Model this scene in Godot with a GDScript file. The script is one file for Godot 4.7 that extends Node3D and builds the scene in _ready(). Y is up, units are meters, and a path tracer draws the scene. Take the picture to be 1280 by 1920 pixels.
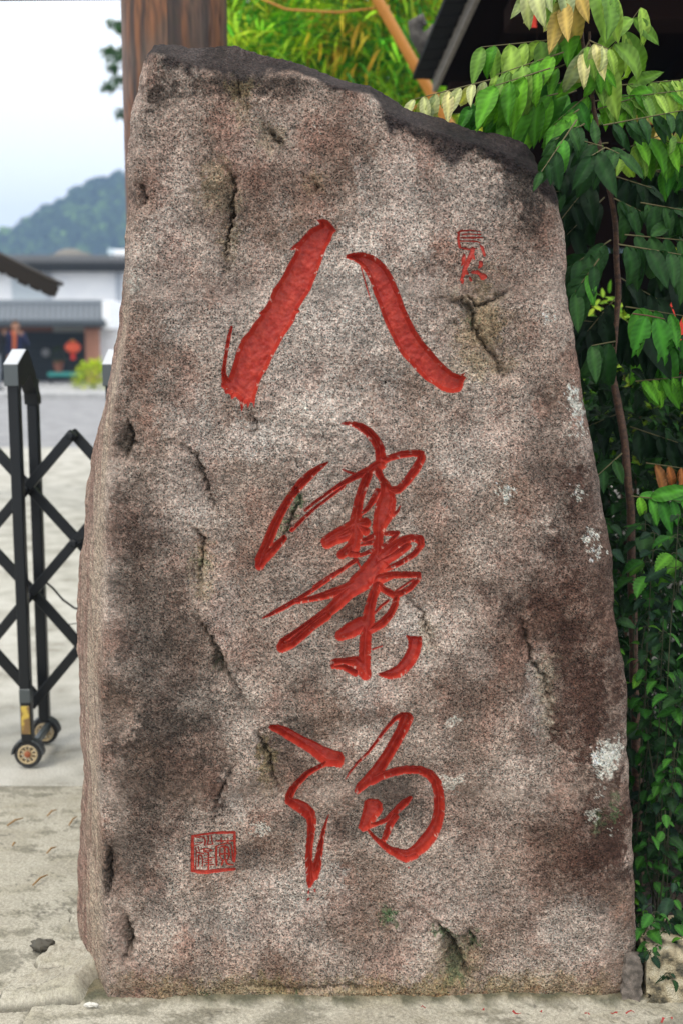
extends Node3D
# A carved standing stone beside a folding gate. Units are metres, y is up; the stone's face stands on the plane z = 0.

const EYE := Vector3(0.0, 1.5, 2.573)
const LENS := 2260.0
var pitch := atan(330.0 / 2260.0)
var rng := RandomNumberGenerator.new()
var taken := {}

# ---------------------------------------------------------------- helpers
func spot(px: float, py: float, z: float) -> Vector3:      # where the survey sight (px, py) meets the upright plane at depth z
	var dx := (px - 640.0) / LENS
	var dy := (960.0 - py) / LENS
	var r := Vector3(dx, dy * cos(pitch) - sin(pitch), -dy * sin(pitch) - cos(pitch))
	return EYE + r * ((z - EYE.z) / r.z)

func size_at(px: float, z: float) -> float:                # metres that px survey units span at depth z
	return px / LENS * (EYE.z - z)

func lin(r: float, g: float, b: float, a := 1.0) -> Color:
	var c := Color(r, g, b).linear_to_srgb()
	c.a = a
	return c

func mat(c: Color, rough := 0.8, metal := 0.0) -> StandardMaterial3D:
	var m := StandardMaterial3D.new()
	m.albedo_color = c
	m.roughness = rough
	m.metallic = metal
	return m

func leaf_mat(r: float, g: float, b: float, rough := 0.45, through := 0.6) -> StandardMaterial3D:
	var m := mat(lin(r, g, b), rough)
	m.vertex_color_use_as_albedo = true
	m.metallic_specular = 0.28
	m.backlight_enabled = true
	m.backlight = Color(through * 0.9, through, through * 0.35)
	return m

func numbered(called: String) -> String:
	var n: int = taken.get(called, 0)
	taken[called] = n + 1
	return called if n == 0 else "%s_%03d" % [called, n]

func thing(called: String, label: String, category: String, at := Vector3.ZERO, group := "") -> Node3D:
	var o := Node3D.new()
	o.name = numbered(called)
	add_child(o, true)
	o.position = at
	tag(o, label, category, group)
	return o

func tag(o: Node, label: String, category := "", group := "", kind := "") -> void:
	if label: o.set_meta("label", label)
	if category: o.set_meta("category", category)
	if group: o.set_meta("group", group)
	if kind: o.set_meta("kind", kind)

func put(called: String, mesh: Mesh, m: Material, parent: Node = self, where := Transform3D()) -> MeshInstance3D:
	var o := MeshInstance3D.new()
	o.name = numbered(called) if parent == self else called
	o.mesh = mesh
	o.material_override = m
	o.transform = where
	parent.add_child(o, true)
	return o

func struct(called: String, mesh: Mesh, m: Material, label: String, where := Transform3D()) -> MeshInstance3D:
	var o := put(called, mesh, m, self, where)
	tag(o, label, "", "", "structure")
	return o

func st_new() -> SurfaceTool:
	var st := SurfaceTool.new()
	st.begin(Mesh.PRIMITIVE_TRIANGLES)
	return st

func quad(st: SurfaceTool, a: Vector3, b: Vector3, c: Vector3, d: Vector3) -> void:
	var n := (c - a).cross(b - a).normalized()
	for v in [a, b, c, a, c, d]:
		st.set_normal(n)
		st.add_vertex(v)

func face(st: SurfaceTool, pts: Array, out: Vector3) -> void:
	var n: Vector3 = (pts[2] - pts[0]).cross(pts[1] - pts[0]).normalized()
	if n.dot(out) < 0.0:
		pts = pts.duplicate()
		pts.reverse()
		n = -n
	for k in range(1, pts.size() - 1):
		for v in [pts[0], pts[k], pts[k + 1]]:
			st.set_normal(n)
			st.add_vertex(v)

func add_box(st: SurfaceTool, lo: Vector3, hi: Vector3, b := 0.0, t := Transform3D()) -> void:
	var corner := func(i: Vector3i, axis: int) -> Vector3:
		var v := Vector3()
		for k in 3:
			v[k] = (lo[k] if i[k] == 0 else hi[k]) + (0.0 if k == axis else (b if i[k] == 0 else -b))
		return t * v
	for axis in 3:
		var u := (axis + 1) % 3
		var w := (axis + 2) % 3
		for k in 2:
			var pts := []
			for q in [Vector2i(0, 0), Vector2i(1, 0), Vector2i(1, 1), Vector2i(0, 1)]:
				var i := Vector3i()
				i[axis] = k
				i[u] = q.x
				i[w] = q.y
				pts.append(corner.call(i, axis))
			var out := Vector3()
			out[axis] = k * 2 - 1
			face(st, pts, t.basis * out)
		if b > 0.0:
			for q in [Vector2i(0, 0), Vector2i(1, 0), Vector2i(1, 1), Vector2i(0, 1)]:
				var i := Vector3i()
				i[u] = q.x
				i[w] = q.y
				var j := i
				j[axis] = 1
				var out := Vector3()
				out[u] = q.x * 2 - 1
				out[w] = q.y * 2 - 1
				face(st, [corner.call(i, u), corner.call(j, u), corner.call(j, w), corner.call(i, w)], t.basis * out)
	if b > 0.0:
		for n in 8:
			var i := Vector3i(n & 1, (n >> 1) & 1, n >> 2)
			face(st, [corner.call(i, 0), corner.call(i, 1), corner.call(i, 2)], t.basis * (Vector3(i) * 2.0 - Vector3.ONE))

func box(lo: Vector3, hi: Vector3, b := 0.0, t := Transform3D()) -> ArrayMesh:
	var st := st_new()
	add_box(st, lo, hi, b, t)
	return st.commit()

func add_tube(st: SurfaceTool, pts: Array, radii: Array, sides := 8, flat := 1.0) -> void:
	var rings := []
	var normals := []
	var side := Vector3()
	for k in pts.size():
		var d: Vector3 = (pts[mini(k + 1, pts.size() - 1)] - pts[maxi(k - 1, 0)]).normalized()
		if side == Vector3():
			side = d.cross(Vector3.UP if absf(d.y) < 0.9 else Vector3.RIGHT).normalized()
		side = (side - d * side.dot(d)).normalized()
		var up := d.cross(side)
		var ring := []
		var ns := []
		for j in sides:
			var a := TAU * j / sides
			var n := side * cos(a) + up * sin(a)
			ring.append(pts[k] + (side * cos(a) + up * sin(a) * flat) * float(radii[k]))
			ns.append(n)
		rings.append(ring)
		normals.append(ns)
	for k in pts.size() - 1:
		for j in sides:
			var m := (j + 1) % sides
			for v in [[k, j], [k + 1, j], [k + 1, m], [k, j], [k + 1, m], [k, m]]:
				st.set_normal(normals[v[0]][v[1]])
				st.add_vertex(rings[v[0]][v[1]])
	for e in 2:
		var k: int = 0 if e == 0 else pts.size() - 1
		var k2: int = 1 if e == 0 else pts.size() - 2
		face(st, rings[k], pts[k] - pts[k2])

func tube(pts: Array, radii: Array, sides := 8) -> ArrayMesh:
	var st := st_new()
	add_tube(st, pts, radii, sides)
	return st.commit()

func add_lathe(st: SurfaceTool, prof: Array, sides := 16, t := Transform3D()) -> void:   # prof: Vector2(radius, height)
	for k in prof.size() - 1:
		var p: Vector2 = prof[k]
		var q: Vector2 = prof[k + 1]
		var nn := Vector2(q.y - p.y, p.x - q.x).normalized()
		for j in sides:
			var a := TAU * j / sides
			var b := TAU * (j + 1) / sides
			var ring := [Vector3(cos(a) * p.x, p.y, sin(a) * p.x), Vector3(cos(a) * q.x, q.y, sin(a) * q.x), Vector3(cos(b) * q.x, q.y, sin(b) * q.x), Vector3(cos(b) * p.x, p.y, sin(b) * p.x)]
			var na := t.basis * Vector3(cos(a) * nn.x, nn.y, sin(a) * nn.x)
			var nb := t.basis * Vector3(cos(b) * nn.x, nn.y, sin(b) * nn.x)
			var ns := [na, na, nb, nb]
			for v in [0, 2, 1, 0, 3, 2]:
				st.set_normal(ns[v].normalized())
				st.add_vertex(t * ring[v])

func lathe(prof: Array, sides := 16, t := Transform3D()) -> ArrayMesh:
	var st := st_new()
	add_lathe(st, prof, sides, t)
	return st.commit()

func prism(outline: Array, depth: float, bevel := 0.0, t := Transform3D()) -> ArrayMesh:   # outline of Vector2 in x-y, from z = 0 back to z = -depth
	var st := st_new()
	var flat := PackedVector2Array(outline)
	var tri := Geometry2D.triangulate_polygon(flat)
	for k in range(0, tri.size(), 3):
		var f := []
		var r := []
		for j in 3:
			var p := flat[tri[k + j]]
			f.append(t * Vector3(p.x, p.y, 0))
			r.append(t * Vector3(p.x, p.y, -depth))
		face(st, f, t.basis * Vector3(0, 0, 1))
		face(st, r, t.basis * Vector3(0, 0, -1))
	var clock := Geometry2D.is_polygon_clockwise(flat)
	for k in flat.size():
		var p := flat[k]
		var q := flat[(k + 1) % flat.size()]
		var n := Vector3(q.y - p.y, p.x - q.x, 0) * (-1.0 if clock else 1.0)
		face(st, [t * Vector3(p.x, p.y, 0), t * Vector3(q.x, q.y, 0), t * Vector3(q.x, q.y, -depth), t * Vector3(p.x, p.y, -depth)], t.basis * n)
	return st.commit()

func noise(freq: float, octaves := 3, kind := FastNoiseLite.TYPE_SIMPLEX_SMOOTH, seed_ := 1) -> FastNoiseLite:
	var n := FastNoiseLite.new()
	n.noise_type = kind
	n.frequency = freq
	n.fractal_octaves = octaves
	n.fractal_type = FastNoiseLite.FRACTAL_FBM if octaves > 1 else FastNoiseLite.FRACTAL_NONE
	n.seed = seed_
	return n

func grid_mesh(nx: int, ny: int, at: Callable) -> ArrayMesh:   # at(i, j) -> [position, colour]; the front faces the side from which i runs right and j runs up
	var v := PackedVector3Array()
	var c := PackedColorArray()
	for j in ny + 1:
		for i in nx + 1:
			var a: Array = at.call(i, j)
			v.append(a[0])
			c.append(a[1])
	var n := PackedVector3Array()
	n.resize(v.size())
	var w := nx + 1
	var idx := PackedInt32Array()
	for j in ny + 1:
		for i in nx + 1:
			var k := j * w + i
			var dx := v[k + (1 if i < nx else 0)] - v[k - (1 if i > 0 else 0)]
			var dy := v[k + (w if j < ny else 0)] - v[k - (w if j > 0 else 0)]
			n[k] = dx.cross(dy).normalized()
			if i < nx and j < ny:
				idx.append_array([k, k + w, k + 1, k + 1, k + w, k + w + 1])
	return arrays_mesh(v, n, c, idx)

func arrays_mesh(v: PackedVector3Array, n: PackedVector3Array, c: PackedColorArray, idx: PackedInt32Array) -> ArrayMesh:
	var a := []
	a.resize(Mesh.ARRAY_MAX)
	a[Mesh.ARRAY_VERTEX] = v
	a[Mesh.ARRAY_NORMAL] = n
	if c.size(): a[Mesh.ARRAY_COLOR] = c
	a[Mesh.ARRAY_INDEX] = idx
	var m := ArrayMesh.new()
	m.add_surface_from_arrays(Mesh.PRIMITIVE_TRIANGLES, a)
	return m

# ---------------------------------------------------------------- textures
func grain_textures() -> Array:                            # [albedo, height] of coarse sandstone, 1024 pixels for 1.1 m
	var cells := noise(0.40, 1, FastNoiseLite.TYPE_CELLULAR, 3)
	cells.cellular_return_type = FastNoiseLite.RETURN_CELL_VALUE
	cells.cellular_jitter = 1.1
	cells.domain_warp_enabled = true
	cells.domain_warp_amplitude = 1.5
	cells.domain_warp_frequency = 0.3
	var big := cells.get_seamless_image(1024, 1024).get_data()
	cells.frequency = 0.75
	cells.seed = 9
	var fine := cells.get_seamless_image(1024, 1024).get_data()
	var tint := noise(0.2, 2, FastNoiseLite.TYPE_SIMPLEX_SMOOTH, 5).get_seamless_image(1024, 1024).get_data()
	var out := PackedByteArray()
	out.resize(1024 * 1024 * 3)
	var hh := PackedByteArray()
	hh.resize(1024 * 1024)
	for k in 1024 * 1024:
		var v := (big[k] * 0.64 + fine[k] * 0.36) / 255.0
		var b := clampf((v - 0.15) / 0.62, 0.0, 1.0)
		var t := (tint[k] - 128) / 128.0 + (fine[k] - 128) / 200.0
		var g := 134.0 + 86.0 * b
		if v < 0.22: g *= 0.30 + v
		elif v > 0.80: g += 26.0 + 130.0 * (v - 0.80)
		out[k * 3] = clampi(int(g + t * 16.0), 0, 255)
		out[k * 3 + 1] = clampi(int(g - t * 5.0), 0, 255)
		out[k * 3 + 2] = clampi(int(g - t * 9.0), 0, 255)
		hh[k] = clampi(int(255.0 * clampf((v - 0.25) / 0.4, 0.0, 1.0)), 0, 255)
	return [ImageTexture.create_from_image(Image.create_from_data(1024, 1024, false, Image.FORMAT_RGB8, out)), ImageTexture.create_from_image(Image.create_from_data(1024, 1024, false, Image.FORMAT_L8, hh))]

func mottle_texture(side: int, freq: float, octaves: int, ramp: Array, seed_: int, grit := 0.12) -> ImageTexture:   # ramp of [position, colour]
	var a := noise(freq, octaves, FastNoiseLite.TYPE_SIMPLEX_SMOOTH, seed_).get_seamless_image(side, side).get_data()
	var b := noise(0.33, 2, FastNoiseLite.TYPE_SIMPLEX_SMOOTH, seed_ + 1).get_seamless_image(side, side).get_data()
	var g := Gradient.new()
	g.offsets = PackedFloat32Array(ramp.map(func(r): return r[0]))
	g.colors = PackedColorArray(ramp.map(func(r): return r[1]))
	var lut := []
	for k in 256: lut.append(g.sample(k / 255.0))
	var out := PackedByteArray()
	out.resize(side * side * 3)
	for k in side * side:
		var c: Color = lut[a[k]]
		var f := (1.0 + grit * (b[k] - 128) / 64.0) * 255.0
		out[k * 3] = clampi(int(c.r * f), 0, 255)
		out[k * 3 + 1] = clampi(int(c.g * f), 0, 255)
		out[k * 3 + 2] = clampi(int(c.b * f), 0, 255)
	return ImageTexture.create_from_image(Image.create_from_data(side, side, false, Image.FORMAT_RGB8, out))

func grey_texture(side: int, freq: float, octaves: int, seed_: int) -> ImageTexture:
	return ImageTexture.create_from_image(noise(freq, octaves, FastNoiseLite.TYPE_SIMPLEX_SMOOTH, seed_).get_seamless_image(side, side))

func clad(m: StandardMaterial3D, tex: Texture2D, tile: float, bump: Texture2D = null, depth_cm := 0.1, world := true) -> StandardMaterial3D:
	m.albedo_texture = tex
	m.uv1_triplanar = true
	m.uv1_world_triplanar = world
	m.uv1_scale = Vector3.ONE / tile
	if bump:
		m.heightmap_enabled = true
		m.heightmap_texture = bump
		m.heightmap_scale = depth_cm
	return m

# ---------------------------------------------------------------- camera, sky, sun
func environment() -> void:
	var cam := Camera3D.new()
	cam.name = "camera"
	cam.position = EYE
	cam.rotation = Vector3(-pitch, 0, 0)
	cam.fov = 2.0 * rad_to_deg(atan(960.0 / LENS))
	cam.near = 0.05
	cam.far = 3000.0
	var lens := CameraAttributesPhysical.new()
	lens.frustum_focal_length = 12.0 / tan(deg_to_rad(cam.fov) / 2.0)
	lens.frustum_focus_distance = 2.62
	lens.frustum_far = 3000.0
	lens.exposure_aperture = 2.0
	cam.attributes = lens
	add_child(cam)
	var env := Environment.new()
	env.background_mode = Environment.BG_SKY
	env.tonemap_mode = Environment.TONE_MAPPER_LINEAR
	env.tonemap_exposure = 1.10
	env.sdfgi_enabled = true
	env.ssao_enabled = true
	env.ssil_enabled = true
	var sky := ProceduralSkyMaterial.new()
	sky.sky_top_color = Color(0.99, 0.993, 1.0)
	sky.sky_horizon_color = Color(0.865, 0.88, 0.90)
	sky.sky_curve = 0.25
	sky.ground_bottom_color = Color(0.35, 0.34, 0.32)
	sky.ground_horizon_color = Color(0.55, 0.55, 0.54)
	sky.sky_energy_multiplier = 1.0
	sky.sun_angle_max = 1.0
	env.sky = Sky.new()
	env.sky.sky_material = sky
	env.background_energy_multiplier = 1.75
	env.fog_enabled = true
	env.fog_light_color = Color(0.68, 0.82, 0.98)
	env.fog_density = 0.0011
	var we := WorldEnvironment.new()
	we.name = "world_environment"
	we.environment = env
	add_child(we)
	var sun := DirectionalLight3D.new()
	sun.name = "sun"
	sun.light_color = Color(1.0, 0.97, 0.92)
	sun.light_energy = 0.6
	sun.light_angular_distance = 18.0
	sun.shadow_enabled = true
	sun.rotation = Vector3(deg_to_rad(-56), deg_to_rad(-44), 0)
	add_child(sun)

# ---------------------------------------------------------------- the stone
var edge_left := PackedFloat32Array([-629.4,-635.2,-640.9,-646.7,-651.4,-654.3,-655.5,-654.1,-652.8,-651.5,-650.2,-648.8,-647.3,-645.9,-644.5,-643,-641.6,-639.4,-637.3,-635.1,-632.9,-633.6,-639,-640.2,-639.3,-638.5,-637.6,-636.8,-637,-637.7,-638.3,-639,-639.6,-640,-639.3,-638.5,-637.7,-636.5,-634.4,-632.3,-630.2,-626.5,-621.3,-616,-611.3,-608.8,-606.2,-603.7,-599.9,-596.1,-592.2,-588.3,-581.5,-573.2,-564.9,-556.6,-549.6,-542.7,-535.7,-528.8,-521.9,-514.8,-507.7,-500.6,-493.5,-486.8,-480.1,-474.3,-469.5,-464.7,-461.3,-458.7,-456,-453.4,-452.2,-451,-449.9,-448.7,-447.8,-446.8,-445.9,-444.2,-440.1,-436,-429.4,-422.8,-415.3,-407.5,-395.6,-394.1])
var edge_back := PackedFloat32Array([222.8,230.2,237.6,245,253.4,263.8,270,270,270,270,270,270,270,270,270,270,270,270,270,270,270,270,270,271.4,273.4,275.4,277.5,279.5,280,280,280,280,280,280,280,280,280,280,280,280,280,278.5,275.5,272.4,269.4,266.3,263.3,260.2,257.8,255.5,253.1,250.8,244.7,236.7,228.7,220.6,212.9,205.2,197.5,189.6,181.8,168.3,153.1,138,122.8,106.2,89.3,76.7,69.6,62.4,58.2,55.5,52.7,50,50,50,50,50,50,50,50,50,50,50,50,50,50,50,50,50])
var edge_strip := PackedFloat32Array([101.2,106.5,111.8,117,121.3,123.6,124.3,122.3,120.3,118.3,116.3,114.4,112.5,110.7,108.8,107,105.1,103.1,101,98.9,96.8,97.9,103.9,106,106.3,106.6,106.8,107.1,108.4,110.1,111.8,113.5,115.2,116.8,118.2,119.6,120.9,121.9,121.9,121.9,122,120,116,112.1,108.6,107,105.4,103.8,101.4,98.9,96.4,94,88.9,82.4,75.9,69.4,65.4,61.7,58.6,56.7,54.8,52.4,49.9,47.4,44.9,41,36.8,33.7,31.9,30.1,29,28.1,27.3,26.4,26.4,26.3,26.3,26.2,27,27.9,28.7,29,27.4,25.9,26.7,27.5,28.4,29.3,24.6,23.8])
var edge_right := PackedFloat32Array([667.4,670,672.2,674.3,676.2,677.6,679,678.8,677.7,676.6,675.5,674.2,672.5,670.8,669.1,667.4,665.5,663.5,661.5,659.6,657.4,655.2,653,650.8,648.6,647.2,647.2,647.3,647.3,647,644.2,641.4,638.6,633.9,629.2,624.5,618.6,612.7,609,608.8,608,606.3,604.6,600.5,595.9,591,585.5,580,575.2,570.5,565.7,560.9,556.1,551.3,545.5,538.6,531.8,525,522.3,519.6,516.7,513,509.1,504.4,499.7,494.7,489.1,483.6,481.1,481.5,481.5,479.8,478.2,470.7,462,457.3,452.5,446.3,434.7,424.9,424.9,424.9,424.9,424.9,424.9,424.9,424.9,424.9,424.9,424.9])
var edge_top := PackedFloat32Array([2111,2112,2110.7,2109.1,2107.2,2105,2102.6,2103.1,2104.1,2106,2107.2,2107.8,2108.4,2108.8,2105.1,2101.1,2096.4,2092.7,2090.4,2088,2085.7,2083.3,2080,2076.4,2072.9,2069.4,2065.5,2060.4,2055.2,2050.3,2045.4,2040.6,2037.6,2035.1,2032.6,2030.1,2025.8,2019.1,2012.3,2005.5,1998,1989.2,1980.4,1973.2,1970.6,1967.9,1965.3,1962.6,1957.2,1951.8,1946.4,1941,1935.6,1933.2,1931,1928.8,1926.5,1924.3,1920.1,1915.6,1911.2,1905.6,1894.7,1883.7])
var edge_band := PackedFloat32Array([37.3,39.4,40.8,41.9,42.6,43.1,43.3,48.8,54.8,61.7,68,73.1,78.2,83,81.3,76.4,70.9,66.5,63.3,60.3,58,55.6,52.3,48.7,45.2,41.7,40.9,39.2,37.4,35.9,34.5,33.1,34.1,35.7,37.4,39.1,39,41.8,46.8,51.9,53,51.2,49.5,47.4,49.1,50.9,52.6,54.3,52.3,50,47.7,45.5,43.7,45.3,47,48.8,50.6,58.6,65.9,73,80.2,85.3,84.9,77])
func write_characters() -> void:
	brush_outline(0, [-52.1,1738.9,-38.5,1740.4,-27.3,1737.1,-18.2,1727.2,-10.3,1716.8,-18.3,1710.6,-21.7,1697.4,-33,1677.4,-38.7,1661.9,-50.1,1630.7,-55.9,1617.3,-65,1594.9,-78.8,1574.7,-90.3,1556.8,-86.9,1550,-94.9,1545.5,-98.4,1532,-112.2,1511.7,-123.8,1495.8,-135.4,1473.1,-147,1452.7,-154.1,1434.4,-165.7,1418.5,-172.7,1404.7,-177.5,1386.4,-182.3,1372.6,-184.8,1347.3,-188.2,1358.8,-192.8,1361.1,-198.7,1347.3,-202,1358.8,-207.9,1351.9,-212.6,1338.1,-215.8,1363.4,-224.9,1372.6,-233.1,1365.7,-236.4,1377.2,-246.7,1379.5,-248.9,1388.7,-255.7,1393.3,-253.3,1404.7,-254.1,1427.6,-250.4,1441.3,-245.4,1473.1,-240.4,1500.3,-233.3,1521.8,-229.2,1520.7,-234.1,1495.8,-239,1468.6,-244,1439,-243.8,1420.7,-239.4,1411.6,-233.4,1427.6,-227.4,1445.8,-220.2,1470.9,-208.5,1495.8,-194.6,1509.4,-183,1527.5,-169.1,1543.3,-173.6,1547.8,-162.1,1556.8,-156.3,1565.8,-145.9,1588.2,-143.5,1597.2,-132.1,1610.6,-119.4,1630.7,-111.4,1648.5,-99.9,1666.3,-94.2,1679.6,-107.8,1677.4,-99.8,1687.4,-88.4,1695.2,-74.8,1710.6,-63.4,1721.7,-43.1,1730.5])
	brush_outline(1, [9.8,1667.7,22.8,1671.5,43.7,1672.8,64.7,1666.4,80.4,1656.1,93.6,1643.3,105.5,1624,114.8,1603.4,122.8,1585.3,130.8,1562,141.6,1538.6,155,1512.5,171,1489,189.7,1468.1,203.1,1452.3,219.2,1436.6,235.3,1423.4,249.9,1418.1,261.8,1423.4,257.9,1415.5,264.6,1412.9,259.4,1404.9,257,1390.4,251.8,1382.5,238.5,1379.8,225.2,1381.1,211.9,1385.1,195.8,1397,177.1,1407.6,161,1423.4,145,1441.8,129,1457.6,115.6,1478.6,104.9,1499.5,94.2,1520.4,84.9,1543.8,76.9,1567.2,67.6,1587.9,62.3,1606,54.4,1624,43.8,1639.5,36,1648.4,22.9,1656.1,9.8,1660])
	brush_line(1, [39.9,1643.3,1.09,47.8,1616.3,1.36,59.8,1576.2,1.09])
	brush_line(2, [1.6,1316.8,1.96,19.2,1316.8,4.57,38.4,1310.4,7.83,57.7,1297.6,9.79,72.1,1279.9,10.44,81.9,1260.6,10.44,83.6,1238,11.42])
	brush_line(2, [83.6,1234.8,9.79,102.8,1241.3,6.52,128.5,1248.4,7.83,154.2,1251,7.18,170.3,1249.3,8.48,171,1238,8.48,160.9,1218.7,9.79,141.8,1192.7,9.13,122.6,1173.2,8.48,103.2,1170,9.79])
	brush_line(2, [83.6,1228.4,12.4,61.1,1217,9.79,32.2,1204.1,7.18,-0,1186.2,5.22,-25.8,1168.4,3.91,-51.7,1150.4,3.59,-77.7,1129.2,3.26])
	brush_line(2, [6.4,1182.3,2.94,-25.9,1157,3.26,-51.8,1137.4,3.26,-77.7,1114.5,3.91,-107,1085,4.57])
	brush_line(2, [-123.4,1066.9,6.52,-152.8,1037.3,11.09,-172.5,1019.1,13.05,-177.5,1005.8,10.44])
	brush_line(2, [-177.5,1005.8,9.79,-175.8,1019.1,11.74,-162.5,1048.8,11.09,-145.9,1091.6,10.44,-129.4,1124.3,9.13,-109.8,1157,8.48,-87.1,1186.2,9.79,-64.4,1208.9,9.13,-45.1,1223.5,5.87,-29,1233.8,1.63])
	brush_line(2, [1.6,1218.7,1.3,16.1,1212.2,2.61,32.2,1207.3,2.94])
	brush_line(2, [56.3,1205.7,9.79,45.1,1176.5,9.79,37.1,1150.4,9.79,33,1124.3,11.09,29.1,1098.1,13.7,30.8,1071.9,15.01,26,1045.5,13.7])
	brush_line(2, [74,1218.7,11.09,85.4,1197.6,6.52,93.5,1183,11.09,98.5,1160.2,16.31,93.7,1137.4,20.88,89,1114.5,20.22,81,1091.6,15.01,79.5,1071.9,11.09])
	brush_line(2, [77.4,1170,7.18,67.8,1150.4,7.18,55,1130.9,5.22,43.7,1121.1,3.91,32.3,1114.5,6.52])
	brush_line(2, [103.2,1170,8.48,111.4,1150.4,5.87,105.2,1117.8,9.79])
	brush_line(2, [126.1,1137.4,1.3,121.3,1126,2.94,111.6,1117.8,4.57])
	brush_line(2, [51.8,1099.8,11.74,32.4,1094.8,13.05,51.9,1081.7,9.79])
	brush_line(2, [-32.5,1060.3,11.74,-13,1071.9,13.05,12.9,1088.3,12.4,29.1,1098.1,11.74])
	brush_line(2, [-30.9,1055.4,11.74,-13,1063.6,11.09,16.2,1075.1,13.05])
	brush_line(2, [-0,1030.6,10.44,16.2,1042.2,12.4,29.2,1055.4,11.74])
	brush_line(2, [19.5,1032.3,8.48,32.5,1030.6,7.83])
	brush_line(2, [48.7,1062,5.22,66.5,1070.2,5.55,79.5,1075.1,7.18])
	brush_line(2, [42.2,1052.1,3.91,68.2,1057,5.87,84.4,1058.7,6.52])
	brush_line(2, [40.6,1028.3,4.24,61.8,1036.3,4.89,81.2,1042.2,8.48])
	brush_line(2, [81.1,1078.4,9.79,78.6,1058.7,11.09,79.7,1032.3,13.05,68.4,1009.1,16.31,52.1,985.9,17.94,32.6,969.3,16.31])
	brush_line(2, [95.7,1076.8,4.89,108.7,1076.8,5.87,121.6,1077.8,4.57,118.4,1071.9,4.57,97.4,1052.1,4.89,87.7,1042.2,5.22])
	brush_line(2, [81.3,1019.1,14.35,94.3,1029,14.35,110.5,1043.9,11.74,129.9,1058.7,11.09,152.5,1066.9,8.48,168.8,1063.6,9.79,172.8,1050.4,7.18,157.7,1030.6,6.52,130.2,1012.5,5.87,104.2,999.2,5.55,86.4,990.9,3.26])
	brush_line(2, [84.6,1010.8,13.05,117.1,1029,9.79,142.9,1048.8,8.48])
	brush_line(2, [32.5,1017.4,4.57,6.5,1001.9,3.59,-26.1,981.9,3.91,-58.8,961,3.59])
	brush_line(2, [32.5,1017.4,2.94,42.3,999.2,1.63])
	brush_line(2, [30,1018.5,4.31,-0.7,996,4.01,-37.7,969,4.01,-71.7,947,4.62,-96.5,930.6,5.55,-130.6,911.6,5.55,-155.5,899,4.01,-171,892,1.23])
	brush_line(2, [88.5,1009.1,15.41,67,987.2,18.49,42.4,968.4,17.25,11.6,955.1,12.94,-37.8,941,8.63,-68.7,933.7,6.16,-96.5,927.4,5.24])
	brush_line(2, [48.6,968.4,18.49,14.7,946.3,15.41,-10,921.1,14.17,-31.7,902.1,11.09])
	brush_line(2, [-31.7,906.9,9.24,-65.8,884.7,6.16,-100,860.9,5.24,-128,840.2,7.39,-129.6,829,12.32])
	brush_line(2, [-31.7,897.4,11.09,-59.6,876.8,10.48,-84.5,854.5,10.48,-109.4,833.8,10.48,-129.7,827.4,11.71])
	brush_line(2, [79.4,974.6,13.56,110.1,984.1,8.01,140.9,985,7.39,167.1,984.7,6.78,167.2,974.6,5.55,150.4,955.1,6.16,128.9,943.2,7.39,113.5,940,8.01,91.8,952,7.39,77.9,962.1,9.24])
	brush_line(2, [156.4,974,2.16,116.5,947.9,2.16])
	brush_line(2, [79.4,962.1,11.09,67.8,936.9,10.48,61.1,908.5,11.71,56.6,876.8,16.02,53.5,857.7,12.32])
	brush_line(2, [-0.7,851.3,13.56,17.9,860.9,17.87,42.6,873.6,17.87,58.1,870.4,12.32])
	brush_line(2, [119.7,936.9,6.78,116.7,917.9,7.39,106,895.8,8.63,89.1,876.8,9.86,70.6,864.1,8.63,58.2,856.1,7.39])
	brush_line(2, [101.2,927.4,2.77,85.8,914.8,3.08,73.5,900.5,2.46])
	brush_line(2, [53.5,860.9,12.32,52,832.2,12.94,50.6,806.7,12.94,50.6,781.1,12.94,53.8,761.8,11.09])
	brush_line(2, [-17.9,792.3,6.16,-19.4,782.7,4.31])
	brush_line(2, [-13.2,792.3,8.01,11.7,792.3,8.63,30.4,792.3,12.32,42.9,779.5,15.41,52.2,761.8,11.71])
	brush_line(2, [-17.9,781.1,2.46,5.5,781.1,7.39,30.4,766.6,8.01])
	brush_line(2, [67.6,817.9,2.16,89.3,825.8,1.23])
	brush_outline(3, [140.4,849.8,154.4,846.6,176.1,846.6,176.3,825.8,170.3,803.5,158.1,781.1,142.6,765,127.1,755.4,108.4,752.1,86.6,758.6,77.2,765,102.1,773,120.7,781.1,136.1,800.3,145.3,819.5,146.7,835.4])
	brush_outline(4, [-160.8,643.7,-156.1,651,-142.1,651,-125.7,646.1,-107.1,636.4,-83.7,623,-60.3,612.1,-36.9,601.1,-13.5,592.6,0.6,588.9,6.5,576.7,5.3,562,-1.8,552.2,-13.5,554.7,-32.3,557.1,-48.7,566.9,-67.5,582.8,-88.5,596.2,-107.2,607.2,-125.9,618.2,-142.2,630.3,-153.9,636.4])
	brush_line(4, [-32.3,563.3,5.97,-55.8,551.7,5.51,-77,537.5,6.43,-93.6,520.3,7.35,-107.8,503.1,8.27,-115.5,485.8,9.19,-116.3,472.2,9.65,-101,463.6,14.24,-84.5,454.9,16.08,-73.9,443.7,15.16,-66.9,428.9,11.03,-66.9,409,9.19,-68.7,386.5,8.27,-71.8,364,7.81,-73.1,339,7.81,-72,316.4,8.73,-68.5,296.3,11.03,-69.8,278.6,8.27,-72.2,267.3,4.13])
	brush_line(4, [-27.8,441.3,0.69,-34.4,421.4,2.53,-40.2,401.5,4.13,-45,376.5,5.97,-48.8,351.5,7.35,-52.2,331.5,8.27,-56.6,311.4,11.03,-61.4,291.2,10.11])
	brush_line(4, [-73.4,257.1,1.84,-74.7,250.8,1.38])
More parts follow.
